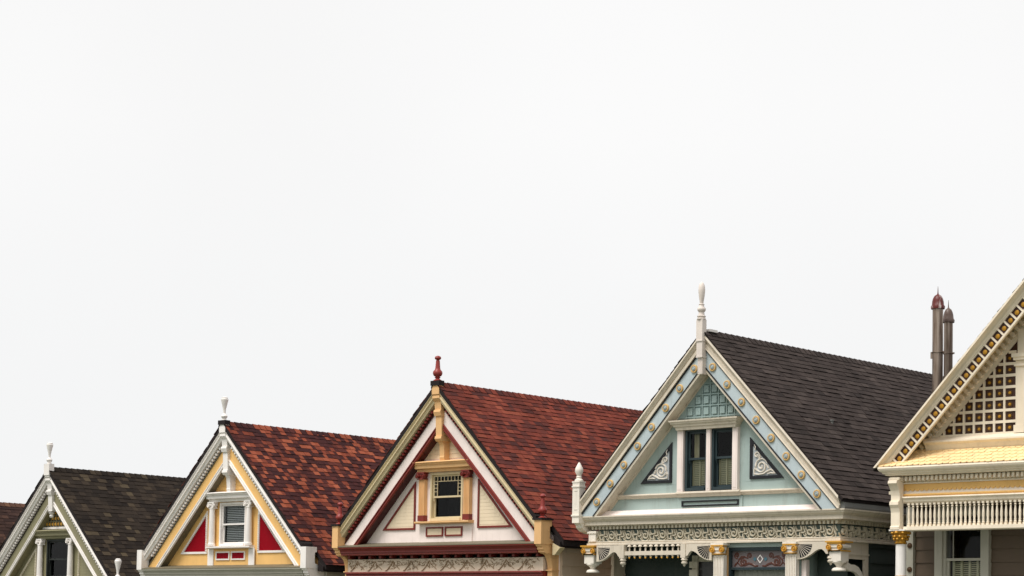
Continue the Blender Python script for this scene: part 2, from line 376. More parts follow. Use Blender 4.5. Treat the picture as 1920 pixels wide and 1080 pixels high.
def finial(kind, z, cx=0., cy=0., sc_=1.):
    pr = {'club': [(.055, 0), (.07, .01), (.07, .03), (.05, .05), (.085, .09), (.09, .13), (.06, .175), (.035, .2), (.035, .25), (.045, .33), (.07, .44), (.10, .56), (.105, .60), (.085, .63), (.09, .65), (.05, .675)],
          'spindle': [(.11, 0), (.11, .02), (.06, .05), (.05, .07), (.08, .09), (.055, .11), (.10, .135), (.125, .19), (.12, .24), (.075, .29), (.065, .33), (.055, .45), (.05, .52), (.035, .535), (.075, .56), (.085, .59), (.07, .625), (.03, .645)],
          'flame': [(.09, 0), (.09, .03), (.05, .06), (.06, .09), (.045, .11), (.055, .14), (.085, .2), (.08, .26), (.055, .31), (.03, .36), (.01, .39)]}[kind]
    mb = MB(); mb.lathe([(r * sc_, z + q * sc_) for r, q in pr], cx, cy, 20); return mb
def apex_bracket(z0, top_y, mats, short=False):
    """z0 roof apex; carved console hung under the ridge, stepping back as it goes down (y,z)"""
    w = .115; y = top_y; Z = lambda q: z0 + q
    mb = MB()
    mb.yz([(y - .02, Z(-.07)), (y - .02, Z(-.27)), (y + .02, Z(-.30)), (y + .12, Z(-.30)), (y + .12, Z(-.07))], -w, w)
    mb.yz([(y + .0, Z(-.30)), (y - .005, Z(-.36)), (y + .05, Z(-.43)), (y + .2, Z(-.43)), (y + .2, Z(-.30))], -w * .98, w * .98)
    mb.yz([(y + .06, Z(-.43)), (y + .08, Z(-.62)), (y + .3, Z(-.62)), (y + .3, Z(-.43))], -w * .88, w * .88)
    mb.yz([(y + .055, Z(-.62)), (y + .04, Z(-.67)), (y + .07, Z(-.76)), (y + .3, Z(-.76)), (y + .3, Z(-.62))], -w * .95, w * .95)
    mb.yz([(y + .10, Z(-.76)), (y + .12, Z(-1.18)), (y + .12, Z(-1.22)), (y + .36, Z(-1.22)), (y + .36, Z(-.76))], -w * .8, w * .8)
    if not short: mb.yz([(y + .10, Z(-1.22)), (y + .09, Z(-1.28)), (y + .14, Z(-1.34)), (y + .42, Z(-1.34)), (y + .42, Z(-1.22))], -w * .9, w * .9)
    if not short: mb.yz([(y + .17, Z(-1.34)), (y + .22, Z(-1.42)), (y + .24, Z(-1.66)), (y + .23, Z(-1.70)), (y + .25, Z(-1.76)), (y + .46, Z(-1.78)), (y + .46, Z(-1.34))], -w * .62, w * .62)
    return mb
def corner_console(sx, mats=None, top=.49):
    """block at the eave corner, then a console curving back into the wall below"""
    a, b = (sx * 3.14, sx * 3.34); x0, x1 = min(a, b), max(a, b)
    mb = MB()
    mb.yz([(-.13, top), (-.13, -.03), (.34, -.03), (.34, .02), (.16, .10), (.16, top - .14), (.22, top - .12), (.22, top)], x0, x1)
    mb.yz([(-.11, -.03), (-.09, -.07), (-.04, -.10), (-.05, -.14), (.0, -.17), (-.01, -.20), (.08, -.23), (.5, -.23), (.5, -.03)], x0 + .015, x1 - .015, 0)
    pts = [(.09 + .2 * math.sin(R(a_)), -.23 - .34 * (1 - math.cos(R(a_)))) for a_ in range(0, 91, 15)]
    mb.yz(pts + [(.29, -2.6), (.52, -2.6), (.52, -.23)], x0 + .03, x1 - .03)
    mb.box(x0 + .01, x1 - .01, .25, .5, -.60, -.575)
    return mb
def gable_wall(h, c, sl, zb, w, z0, z1, y0, y1, mat, name='gable_wall'):
    cc = c - h.zl
    mb = MB()
    for sd in (-1, 1):
        mb.prism([(sd * w, zb), (sd * (cc - zb) / sl, zb), (sd * w, cc - sl * w)], y0, y1)
    mb.box(-w, w, y0, y1, zb, z0)
    top = cc - sl * w
    mb.prism([(-w, z1), (w, z1), (w, top), (0, cc), (-w, top)], y0, y1)
    return mb
def tri_panel(sd, xi, xo, zb, zt, y, fw, panel_m, frame_m, out=.03, beads=False):
    """raised triangular frame round a flat panel; sd -1 left, 1 right"""
    mb = MB(); A = (sd * xi, zb); B = (sd * xo, zb); T = (sd * xi, zt)
    def inset(d):
        sl = (zt - zb) / (xo - xi); l = math.hypot(1, sl)
        return [(sd * (xi + d), zb + d), (sd * (xo - d / sl - d * l / sl), zb + d), (sd * (xi + d), zt - sl * d - d * l)]
    i = inset(fw); o = [A, B, T]
    for q in range(3):
        r = (q + 1) % 3
        mb.prism([o[q], o[r], i[r], i[q]], y - out, y + .01, 1)
    mb.prism(inset(fw * .98), y - .006, y + .01, 0)
    if beads:
        n = int((zt - zb) / .05)
        for a, b in ((o[0], o[2]), (o[1], o[2])):
            ai, bi = (i[0], i[2]) if a is o[0] else (i[1], i[2])
            for q in range(1, n - 1):
                t = q / n; px = (a[0] + ai[0]) / 2 + ((b[0] + bi[0]) / 2 - (a[0] + ai[0]) / 2) * t; pz = (a[1] + ai[1]) / 2 + ((b[1] + bi[1]) / 2 - (a[1] + ai[1]) / 2) * t
                mb.disc([(fw * .38, 0), (fw * .3, .018), (fw * .1, .024)], px, pz, y - out, 8, 1)
    return mb
def capital(mb, x0, x1, y, z, m=0, hgt=.14, gold=None):
    """small ionic capital with two volutes, front at y"""
    g = m if gold is None else gold
    w = x1 - x0; r = hgt * .36
    mb.box(x0 - .03, x1 + .03, y - .05, y + .1, z - .03, z, g)
    mb.box(x0 - .01, x1 + .01, y - .03, y + .1, z - hgt * .62, z - .032, m)
    for cx in (x0 - .015 + r * .35, x1 + .015 - r * .35):
        mb.disc([(r, 0), (r, .045), (r * .8, .05), (r * .75, .035), (r * .4, .035), (r * .35, .052), (.004, .056)], cx, z - .035 - r, y - .012, 16, g)
        mb.lathe([(r, 0), (r, .1)], 0, 0, 3, m) if False else None
    mb.box(x0 + .01, x1 - .01, y - .01, y + .1, z - hgt, z - hgt * .6, m)
    mb.box(x0 - .012, x1 + .012, y - .03, y + .1, z - hgt - .02, z - hgt, g)
def fluted(mb, x0, x1, y, z0, z1, m=0, n=4):
    mb.box(x0, x1, y, y + .1, z0, z1, m); w = (x1 - x0)
    fw = w / (n * 2 + 1)
    for i in range(n + 1):
        a = x0 + fw * 2 * i; mb.box(a + .001, a + fw - .001, y - .014, y - .0005, z0 + .03, z1 - .03, m)
def pane(mb, x0, x1, y, z0, z1):
    mb.add([(x0, y, z0), (x1, y, z0), (x1, y, z1), (x0, y, z1)], [(0, 1, 2, 3)])
def sash_window(h, w, z0, z1, y, frame_m, sash_m=None, parent=None, label=None, name='window', mid=.47, cx=0., inner=None, fw=.06, sw=.045):
    """casing + double hung sashes + glass; opening x cx-w..cx+w"""
    sash_m = sash_m or frame_m
    f = MB()
    f.box(cx - w, cx - w + fw, y - .05, y + .12, z0, z1); f.box(cx + w - fw, cx + w, y - .05, y + .12, z0, z1)
    f.box(cx - w + fw, cx + w - fw, y - .05, y + .12, z1 - fw, z1); f.box(cx - w + fw, cx + w - fw, y - .08, y + .12, z0, z0 + fw * 1.2)
    win = h.part(name, f, frame_m, parent, label)
    a, b = cx - w + fw, cx + w - fw; zm = z0 + (z1 - z0) * mid
    s1 = MB()                                               # lower sash behind, upper in front
    for (p, q, yy) in ((z0 + fw * 1.2, zm + sw / 2, y + .045), (zm - sw / 2, z1 - fw, y + .0)):
        s1.box(a, a + sw, yy, yy + .035, p, q); s1.box(b - sw, b, yy, yy + .035, p, q)
        s1.box(a + sw, b - sw, yy, yy + .035, q - sw, q); s1.box(a + sw, b - sw, yy, yy + .035, p, p + sw)
    for q in (a + .01, b - .045):                           # sash horns
        s1.yz([(y - .004, zm - sw / 2), (y + .03, zm - sw / 2), (y + .03, zm - sw / 2 - .07), (y + .012, zm - sw / 2 - .08)], q, q + .03)
    h.part('sash', s1, sash_m, win)
    g = MB(); pane(g, a + sw - .004, b - sw + .004, y + .02, zm + sw / 2 - .004, z1 - fw - sw + .004); pane(g, a + sw - .004, b - sw + .004, y + .064, z0 + fw * 1.2 + sw - .004, zm - sw / 2 + .004)
    h.part('pane', g, 'glass', win)
    return win

# ------------------------------------------------------------------ the three smaller gables
def make_small(n, name, zl, apex, label, K):
    """K: colours and options. z is measured from the cornice ledge"""
    h = House(name, n, zl, label); sl = .995; c = apex; cc = c - zl
    roof = make_roof(h, c, sl, 3.65, -.09, K['roof'], K['tones'], under=K['edge'], cap_tones=K.get('cap'), tw=K.get('tw', (.15, .3)), ragged=K.get('ragged', .006), hgt=K.get('hgt', .012), notch=3.13, e=K.get('e', .145))
    body(h, c, sl, 3.4, .5, (K['side'], K['front']), -.2)
    # rake crown moulding, stepped
    cr = MB(); cr.rakeboth(cc, sl, [(.105, -.07), (.15, -.078), (.16, -.05), (.20, -.042), (.235, -.05), (.24, -.066), (.265, -.066), (.272, -.035), (.28, -.03), (.36, -.012), (.36, .2), (.105, .2)], .02, 0, 3.16)
    h.part('rake_crown', cr, K['crown'])
    # dentil backing and dentils
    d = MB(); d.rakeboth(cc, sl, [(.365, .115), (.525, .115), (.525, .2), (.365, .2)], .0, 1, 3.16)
    d.rakeboth(cc, sl, [(.49, .095), (.525, .095), (.525, .1149), (.49, .1149)], .0, 2)
    for sd in (-1, 1):
        x = .45
        while x < 3.2:
            if cc - sl * x - .5 > .0 + .05: d.obox(sd, cc, sl, x, .385, .47, .046, .03, .1149)
            x += .071
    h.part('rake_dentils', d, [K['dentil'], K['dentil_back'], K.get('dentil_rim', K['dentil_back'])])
    # flat board
    b = MB(); b.rakeboth(cc, sl, [(.525, .11), (.86, .11), (.86, .2), (.525, .2)], .0)
    h.part('bargeboard', b, K['board'])
    mo = MB(); mo.rakeboth(cc, sl, [(.85, .10), (.87, .075), (.895, .075), (.91, .095), (.94, .095), (.95, .08), (.985, .08), (1.0, .105), (1.0, .13), (.85, .13)], .0)
    h.part('inner_rake_moulding', mo, K['mould'])
    rv = MB(); rv.rakeboth(cc, sl, [(.88, .131), (.99, .131), (.99, .344), (.88, .344)], .0)
    h.part('rake_soffit', rv, K.get('reveal', 'grey_shelf'))
    # recessed wall with lapped boards
    w, z0, z1 = .52, .62, 1.68
    gw = gable_wall(h, c - .3, sl, .0, w, z0, z1, .345, .42, K['wall'])
    gwo = h.part('gable_wall', gw, K['wall'])
    # boards above the header
    up = MB(); z = 2.0
    while z < 2.66:
        ht = min(.1, 2.66 - z); hw = (cc - 1.0 - z) / sl
        up.yz([(.330, z), (.338, z + ht - .004), (.345, z + ht - .004), (.345, z)], -hw, hw); z += .1
    h.part('clapboards', up, K['upper'], gwo)
    # triangular panels
    for sd in (-1, 1):
        h.part('triangular_panel', tri_panel(sd, 1.0, 2.08, .38, 1.5, .345, K.get('tfw', .055), 0, 1, beads=K.get('beads', False)), [K['panel'], K['panel_frame']], gwo)
        if K.get('panel_boards'):
            pb = MB()
            z = .46
            while z < 1.2:
                xo = 2.0 - (z - .4) / 1.04 - .12
                if xo > 1.1: pb.yz([(.335, z), (.338, z + .078), (.339, z + .078), (.339, z)], sd * 1.06 if sd > 0 else -xo, xo if sd > 0 else -1.06)
                z += .082
            h.part('clapboards', pb, K['panel'], gwo)
    # apron with two small panels
    ap = MB(); ap.box(-.84, .84, .318, .3449, .0, .5)
    if K.get('apron_posts'):
        ap.box(-.92, -.70, .285, .3175, .0, .5, 1); ap.box(.70, .92, .285, .3175, .0, .5, 1); ap.box(-.70, .70, .295, .3175, .0, .06, 1)
    h.part('window_apron', ap, [K['apron'], K['pil']])
    for cx in (-.335, .275):
        sp = MB(); t = .035
        sp.box(cx - .275, cx + .275, .29, .3178, .21, .21 + t, 1); sp.box(cx - .275, cx + .275, .29, .3178, .43 - t, .43, 1)
        sp.box(cx - .275, cx - .275 + t, .29, .3178, .21 + t, .43 - t, 1); sp.box(cx + .275 - t, cx + .275, .29, .3178, .21 + t, .43 - t, 1)
        sp.box(cx - .24, cx + .24, .309, .3177, .245, .395, 0)
        h.part('small_panel', sp, [K['panel'], K['panel_frame']])
    # header, sill, pilasters
    hd = MB(); hw = .88
    hd.yz([(.10, 1.93), (.085, 1.91), (.12, 1.885), (.125, 1.865), (.155, 1.85), (.16, 1.78), (.20, 1.765), (.24, 1.765), (.25, 1.70), (.344, 1.70), (.344, 1.96), (.2, 1.95)], -hw, hw)
    h.part('window_header', hd, K['header'])
    si = MB(); si.yz([(.16, .555), (.16, .52), (.2, .5), (.344, .5), (.344, .57)], -.87, .87); h.part('window_sill', si, K['sill'])
    for sd in (-1, 1):
        p = MB(); a, b_ = sorted((sd * .63, sd * .81))
        if K.get('round_cols'):
            p.lathe([(.10, .57), (.10, .62), (.085, .65), (.082, .68), (.078, 1.1), (.07, 1.52), (.08, 1.535), (.07, 1.55)], sd * .73, .25, 16, 0)
        else:
            fluted(p, a, b_, .25, .57, 1.56); p.box(a - .012, b_ + .012, .225, .345, .571, .70, 1)
        capital(p, a - .01, b_ + .01, .23, 1.70, 1 if K.get('caps') else 0, .15)
        h.part('pilaster', p, [K['pil'], K.get('caps', K['pil'])], smooth=False)
    # window
    win = sash_window(h, .52, .57, 1.68, .37, K['win'], K['win'], fw=.05, sw=.04, mid=.5)
    if K.get('queen_anne'):
        mu = MB(); y = .365
        a, b_, zm, zt = -.43, .43, 1.14, 1.59
        mu.box(a, b_, y, y + .02, zt - .115, zt - .1); 
        for x in (-.33, .33): mu.box(x - .007, x + .007, y, y + .02, zm, zt)
        for i in range(1, 6): x = -.33 + .11 * i + .0; mu.box(x - .007, x + .007, y + .001, y + .019, zt - .1, zt)
        for i in range(1, 4):
            z = zm + .02 + i * .085
            for (p_, q_) in ((a, -.337), (.337, b_)): mu.box(p_, q_, y + .001, y + .019, z - .006, z + .006)
        h.part('glazing_bars', mu, K['win'], win)
    if K.get('blind'):
        bl = MB(); z = .66
        while z < 1.6: bl.add([(-.42, .48, z), (.46, .48, z), (.46, .505, z + .026), (-.42, .505, z + .026)], [(0, 1, 2, 3)]); z += .045
        h.part('slatted_blind', bl, 'blind', win)
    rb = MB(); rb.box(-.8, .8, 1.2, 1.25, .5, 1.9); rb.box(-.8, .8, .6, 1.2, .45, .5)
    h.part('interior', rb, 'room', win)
    if K.get('lattice'):
        la = MB(); zb = 2.03
        la.prism([(-.62, zb), (.62, zb), (0, zb + .63)], .325, .3445, 0)
        la.box(-.70, .70, .28, .3245, zb - .06, zb, 1)
        for j in range(3):
            zz = zb + .02 + j * .16; 
            la.box(-.6 + .15 * j, .6 - .15 * j, .300, .3245, zz + .129, zz + .144, 3)
            i = 0
            for i in range(-4, 5):
                xx = i * .135
                if abs(xx) < .56 - j * .16:
                    la.box(xx - .062, xx - .046, .302, .3245, zz - .02, zz + .128, 3)
                    la.disc([(.05, 0), (.046, .012), (.01, .016)], xx + .012, zz + .06, .3245, 10, 2)
        h.part('lattice_panel', la, ['navy', 'white', 'gold', 'sage'])
        fb = MB(); fb.lathe([(.02, 2.27), (.045, 2.28), (.065, 2.32), (.045, 2.35), (.05, 2.37), (.085, 2.40), (.09, 2.42)], 0, .1, 16)
        h.part('drop_pendant', fb, K['finial'])
    # bracket, cap and finial
    h.part('apex_bracket', apex_bracket(cc, -.075, None, K.get('short')), K['bracket'])
    cp = MB(); cw_ = .125 if K['apex_cap'] == 'white' else .14
    cp.box(-cw_, cw_, -.12, .05, cc - K.get('capz', .07), cc + K.get('caph', .04)); h.part('apex_cap', cp, K['apex_cap'])
    h.part('finial', finial(K['finial_kind'], cc + K.get('caph', .035), 0, -.03, K.get('fs', .9)), K['finial'], smooth=True)
    # cornice: sloping shelf then stepped moulding
    oc = MB()
    oc.yz([(-.13, .0), (-.13, -.02), (.40, -.02), (.40, .10)], -3.13, 3.13, 0)
    h.part('cornice_shelf', oc, 'grey_shelf')
    co = MB()
    co.yz([(-.125, -.021), (-.12, -.05), (-.07, -.065), (-.045, -.12), (-.05, -.15), (-.02, -.155), (-.02, -.205), (.08, -.215), (.4, -.215), (.4, -.021)], -3.13, 3.13, 0)
    h.part('cornice', co, K['cornice'])
    fr = MB(); fr.box(-3.12, 3.12, .2, .5, -.60, -.2151 if not K.get('full_frieze') else -.30, 0)
    if K.get('full_frieze'): fr.box(-3.12, 3.12, .42, .5, -.2999, -.2151, 1)  # black strip behind the blocks paints in the deep shade under the cornice
    fro = h.part('frieze', fr, [K['frieze'], 'tar'])
    if K.get('full_frieze'):
        de = MB(); de.box(-3.035, -2.965, .12, .30, -.285, -.216)
        do = h.part('cornice_block', de, K['cornice'])
        h.copies(do, [(.3535 * i, 0, 0) for i in range(1, 18)], (0, 0, 0))
        bm = MB(); bm.yz([(.13, -.6), (.12, -.63), (.17, -.66), (.16, -.70), (.2, -.75), (.5, -.75), (.5, -.6)], -3.14, 3.14)
        h.part('lower_moulding', bm, K['cornice'])
        tw = MB(); rnd = random.Random(5)
        for i in range(10):
            x0 = -2.8 + i * .6; zc = -.36
            # drooping branch either side of a fan of sprigs
            tw.ribbon([(x0 - .22, -.575), (x0 - .16, -.55), (x0 - .08, -.48), (x0 + .0, -.385), (x0 + .03, -.34)], .022, .1995, .022, 0)
            tw.ribbon([(x0 + .03, -.345), (x0 + .1, -.44), (x0 + .2, -.50), (x0 + .26, -.54)], .014, .1995, .02, 0)
            for k in range(38):
                a = R(rnd.uniform(175, 365)); r0 = rnd.uniform(.04, .26); r1 = r0 + rnd.uniform(.03, .08)
                ox, oz = x0 + .03, -.33; q = .75
                p0 = (ox + r0 * math.cos(a) * 1.2, oz + r0 * math.sin(a) * q); a2 = a + rnd.uniform(-.35, .35)
                p2 = (ox + r1 * math.cos(a2) * 1.2, min(-.315, max(-.59, oz + r1 * math.sin(a2) * q)))
                pm = ((p0[0] + p2[0]) / 2 + rnd.uniform(-.015, .015), (p0[1] + p2[1]) / 2 + rnd.uniform(-.012, .012))
                tw.ribbon([p0, pm, p2], .013, .1995, .014, 0)
        h.part('carved_sprigs', tw, 'sprig_tan', fro)
    else:
        bm = MB(); bm.yz([(.10, -.34), (.09, -.38), (.16, -.42), (.5, -.42), (.5, -.34)], -3.14, 3.14); h.part('lower_moulding', bm, K['cornice'])
    # corner consoles
    for sd in (-1, 1):
        con = h.part('corner_console', corner_console(sd), K['post'])
        if K.get('post_cap', True):
            cpp = MB(); cpp.box(*sorted((sd * 3.10, sd * 3.37)), -.16, .24, .4901, .535); h.part('console_cap', cpp, K['apex_cap'], con)
        if K.get('post_finial'):
            h.part('corner_finial', finial(K['finial_kind'], .535 if K.get('post_cap', True) else .49, sd * 3.24, .02, K.get('pfs', .82)), K['finial'], con, smooth=True)
    # eave boards behind the consoles
    for sd in (-1, 1):
        e = MB(); zr = cc - sl * 3.4
        e.prism([(sd * 3.41, zr - .15), (sd * 3.60, zr - .30), (sd * 3.60, zr - .42), (sd * 3.41, zr - .42)], .2, 11.8)
        h.part('eave_soffit', e, 'tar', roof)
        if sd < 0 or not K.get('full_frieze'): continue
        g = MB(); g.prism([(sd * 3.40, .0), (sd * 3.62, -.10), (sd * 3.46, -.26), (sd * 3.40, -.26)], .18, .34)
        h.part('eave_return', g, K['crown'])
    return h

def mk_tones(kind):
    def f():
        r = random.random()
        if kind == 'mixed': return random.choice((random.uniform(0, .3), random.uniform(.1, .45), random.uniform(.55, 1))) if r < .9 else random.uniform(.85, 1)
        if kind == 'char': return random.uniform(.05, .6) if r < .86 else random.uniform(.7, 1)
        return random.uniform(.1, .9) if r < .8 else random.choice((random.uniform(0, .15), random.uniform(.85, 1)))
    return f
plain = lambda: min(.95, max(.05, random.gauss(.5, .17)))
mixed, char, even = mk_tones('mixed'), mk_tones('char'), mk_tones('even')

make_small(-1, 'victorian_house', -.05, 3.62, 'house at the far left edge showing only its dark brown shingled roof', dict(
    roof='roof_brown', tones=char, cap=lambda: random.uniform(.75, 1), edge='tar', side='beige_siding', front='beige_siding', crown='white', dentil='white', dentil_back='tar', board='sage', mould='white',
    wall='beige_siding', upper='beige_siding', panel='beige_siding', panel_frame='white', apron='beige_siding', pil='white', header='white', sill='white', win='white', bracket='white', apex_cap='white',
    finial='white', finial_kind='club', cornice='grey_trim', frieze='white', post='white', post_cap=False))
make_small(0, 'victorian_house', .53, 4.20, 'sage green gabled house with a dark charcoal brown roof and white finial, second from left', dict(
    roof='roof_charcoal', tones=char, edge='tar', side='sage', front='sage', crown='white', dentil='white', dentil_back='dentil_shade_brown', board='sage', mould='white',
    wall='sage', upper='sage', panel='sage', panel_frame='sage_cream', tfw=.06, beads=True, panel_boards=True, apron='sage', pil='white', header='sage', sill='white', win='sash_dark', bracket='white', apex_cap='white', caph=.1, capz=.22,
    finial='white', finial_kind='club', cornice='grey_trim', frieze='white', post='white', post_cap=False, post_finial=True, pfs=.9, round_cols=True, lattice=True, e=.16, mould2='sage', reveal='sage', short=True))
make_small(1, 'victorian_house', 1.35, 5.05, 'yellow gabled house with crimson triangular panels, white blind and patchy red shingle roof', dict(
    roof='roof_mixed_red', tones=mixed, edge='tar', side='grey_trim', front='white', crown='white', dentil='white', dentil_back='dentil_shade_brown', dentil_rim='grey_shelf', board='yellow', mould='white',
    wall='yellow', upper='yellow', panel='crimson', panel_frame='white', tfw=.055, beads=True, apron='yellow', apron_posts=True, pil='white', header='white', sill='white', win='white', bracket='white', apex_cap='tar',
    finial='white', finial_kind='club', cornice='grey_trim', frieze='white', post='white', post_cap=False, round_cols=True, blind=True, tw=(.11, .21), ragged=.008, hgt=.014, e=.15))
make_small(2, 'victorian_house', 1.82, 5.53, 'pale pink gabled house with brick red trim, red finials and even red shingle roof', dict(
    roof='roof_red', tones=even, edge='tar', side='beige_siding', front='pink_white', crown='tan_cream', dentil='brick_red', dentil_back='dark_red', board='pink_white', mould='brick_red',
    wall='pink_white', upper='cream_siding', panel='cream_siding', panel_frame='brick_red', tfw=.045, panel_boards=True, apron='pink_white', pil='peach', caps='brick_red', header='peach', sill='peach', win='tan_cream', bracket='peach', apex_cap='tar',
    finial='red_finial', finial_kind='spindle', cornice='brick_red', frieze='frieze_tan', post='peach', post_finial=True, queen_anne=True, reveal='dark_red', full_frieze=True, tw=(.15, .27), hgt=.015))

# ------------------------------------------------------------------ the blue house
def make_blue():
    h = House('victorian_house', 3, 0., 'pale blue gabled house with gold rosettes on its gable boards and slate grey roof')
    sl = 1.04; c = 6.07; cc = c
    roof = make_roof(h, c, sl, 3.38, -.10, 'roof_slate', plain, tw=(.2, .3), under='tar', hgt=.016, thick=.04, e=.145, ragged=.003)
    h.orig[roof] = h.orig[roof]
    zl = 2.36                                  # cornice top
    cr = MB(); cr.rakeboth(cc, sl, [(.04, -.10), (.09, -.11), (.11, -.08), (.17, -.05), (.18, -.03), (.205, -.03), (.22, -.06), (.29, -.055), (.305, -.075), (.32, -.075), (.32, .2), (.04, .2)], zl, 0, 3.30)
    h.part('rake_crown', cr, 'cream_trim')
    bk = MB(); bk.rakeboth(cc, sl, [(.32, -.045), (.36, -.045), (.36, .2), (.32, .2)], zl); bk.rakeboth(cc, sl, [(.70, -.045), (.735, -.045), (.735, .19), (.70, .19)], zl)
    h.part('black_edge_lines', bk, 'navy')
    bd = MB(); bd.rakeboth(cc, sl, [(.36, -.025), (.70, -.025), (.70, .2), (.36, .2)], zl); bb = h.part('bargeboard', bd, 'light_blue')
    # rosettes
    xs_ = [.235 + .3635 * i for i in range(8)]
    def ros(): 
        r = MB(); r.disc([(.088, 0), (.088, .015), (.078, .034), (.062, .036), (.056, .024), (.05, .024)], 0, 0, -.0255, 24, 0)
        r.disc([(.05, .024), (.044, .045), (.034, .05), (.03, .036)], 0, 0, -.0255, 24, 1); r.disc([(.03, .036), (.022, .05), (.006, .054)], 0, 0, -.0255, 24, 2); return r
    spots = [(sd * x, 0, 5.545 - 1.04 * x) for sd in (-1, 1) for x in xs_]
    spots = [p for p in spots if p[2] > 2.5]
    r = ros(); r.v = [(x + spots[0][0], y, z + spots[0][2]) for x, y, z in r.v]
    r0 = h.part('rosette', r, ['pale_gold', 'panel_grey', 'aqua'], bb, smooth=True)
    h.copies(r0, spots[1:], spots[0])
    # cream lower lip and deep soffit of the rake
    lp = MB(); lp.rakeboth(cc, sl, [(.735, -.035), (.80, -.03), (.80, .34), (.735, .34)], zl); h.part('inner_rake_moulding', lp, 'cream_trim')
    sf = MB(); sf.rakeboth(cc, sl, [(.80, .24), (.86, .24), (.86, .34), (.80, .34)], zl); h.part('soffit_moulding', sf, 'cream_trim')
    # tympanum
    h.dy = -.075
    w, z0, z1 = .66, 2.80, 4.10
    gw = gable_wall(h, c - .45, sl, zl, w, z0, z1, .325, .42, 'aqua'); 
    for zz in (2.98,): gw.box(-2.3, -.84, .3225, .3249, zz, zz + .006); gw.box(.84, 2.3, .3225, .3249, zz, zz + .006)
    g = h.part('gable_wall', gw, 'aqua')
    # base skirt, belt moulding
    sk = MB(); sk.yz([(.27, zl), (.20, zl), (.20, zl + .02), (.26, zl + .11), (.324, zl + .11), (.324, zl)], -2.95, 2.95); h.part('base_skirt', sk, 'pink_white')
    bl = MB(); bl.yz([(.25, 2.80), (.24, 2.775), (.275, 2.75), (.285, 2.72), (.324, 2.71), (.324, 2.81)], -2.5, 2.5); bl.yz([(.21, 2.81), (.20, 2.78), (.235, 2.75), (.25, 2.71), (.26, 2.70), (.26, 2.82)], -.8, .8)
    h.part('belt_moulding', bl, 'cream_trim')
    ap = MB(); ap.box(-.82, .82, .295, .3245, 2.472, 2.70, 0)
    t = .032; a0, a1, b0, b1 = -.70, .74, 2.51, 2.63
    ap.box(a0, a1, .27, .2948, b0, b0 + t, 1); ap.box(a0, a1, .27, .2948, b1 - t, b1, 1); ap.box(a0, a0 + t, .27, .2948, b0 + t, b1 - t, 1); ap.box(a1 - t, a1, .27, .2948, b0 + t, b1 - t, 1)
    h.part('window_apron', ap, ['aqua', 'navy'])
    # lattice panel over the window
    la = MB(); zb = 4.31; apx = cc - .86
    def half(z): return (apx - z) / sl
    la.prism([(-half(zb), zb), (half(zb), zb), (0, apx)], .30, .3245, 0)
    zz = zb + .0; rows = 4; st = .225
    for j in range(rows):
        z = zb + .02 + j * st
        if half(z) > .1: la.box(-half(z) + .04, half(z) - .04, .272, .2998, z, z + .022, 0)
    for i in range(-5, 6):
        x = i * .205 + .01
        if half(zb) - abs(x) > .08: la.box(x - .01, x + .01, .2705, .2998, zb, apx - sl * abs(x) - .03, 0)
    for j in range(rows):
        for i in range(-5, 5):
            x = i * .205 + .1125; z = zb + .042 + j * st + (st - .022) / 2
            if abs(x) + .03 < half(z + .07): la.box(x - .062, x + .062, .262, .2999, z - .07, z + .07, 0)
    h.part('lattice_panel', la, 'lattice_green', g, 'green lattice of small square blocks under the gable peak')
    # hood, posts
    hd = MB(); hd.wrap([(.0, 4.08), (.02, 4.08), (.03, 4.13), (.06, 4.15), (.065, 4.18), (.10, 4.205), (.11, 4.235), (.13, 4.245), (.135, 4.275), (0, 4.29)], -.77, .70, .19, .3245)
    hd.box(-.77, .70, .19, .3245, 4.08, 4.28)
    h.part('window_header', hd, 'cream_trim')
    for (a, b) in ((-.80, -.65), (-.055, .045), (.60, .73)):
        p = MB(); p.box(a, b, .235, .3245, 2.82, 4.08); p.box(a + .03, b - .03, .228, .2349, 2.86, 4.06); h.part('window_post', p, 'pink_white')
    # two sash windows
    for cx in (-.342, .335):
        ww = .283
        wn = sash_window(h, ww, 2.83, 4.10, .33, 'sash_green', 'sash_green', fw=.05, sw=.045, mid=.52, cx=cx)
        sh = MB()
        for q in range(15): z = 2.95 + q * .038; sh.add([(cx - .17, .45, z), (cx + .17, .45, z), (cx + .17, .435, z + .03), (cx - .17, .435, z + .03)], [(0, 1, 2, 3)])
        sh.box(cx - .19, cx - .17, .42, .46, 2.92, 3.46); sh.box(cx + .17, cx + .19, .42, .46, 2.92, 3.46); sh.box(cx - .012, cx + .012, .415, .46, 2.92, 3.46)
        h.part('shutter', sh, 'shutter', wn)
        if cx < 0:
            cu = MB(); n = 14
            for i in range(n):
                xa, xb = cx - .19 + .12 * i / n, cx - .19 + .12 * (i + 1) / n
                ya, yb = .47 + .015 * math.sin(i * 1.9), .47 + .015 * math.sin((i + 1) * 1.9)
                cu.add([(xa, ya, 3.45), (xb, yb, 3.45), (xb, yb, 4.05), (xa, ya, 4.05)], [(0, 1, 2, 3)])
            h.part('curtain', cu, 'curtain', wn)
    rb = MB(); rb.box(-.9, .9, 1.3, 1.35, 2.7, 4.3); rb.box(-.9, .9, .6, 1.3, 2.7, 2.75); h.part('interior', rb, 'room')
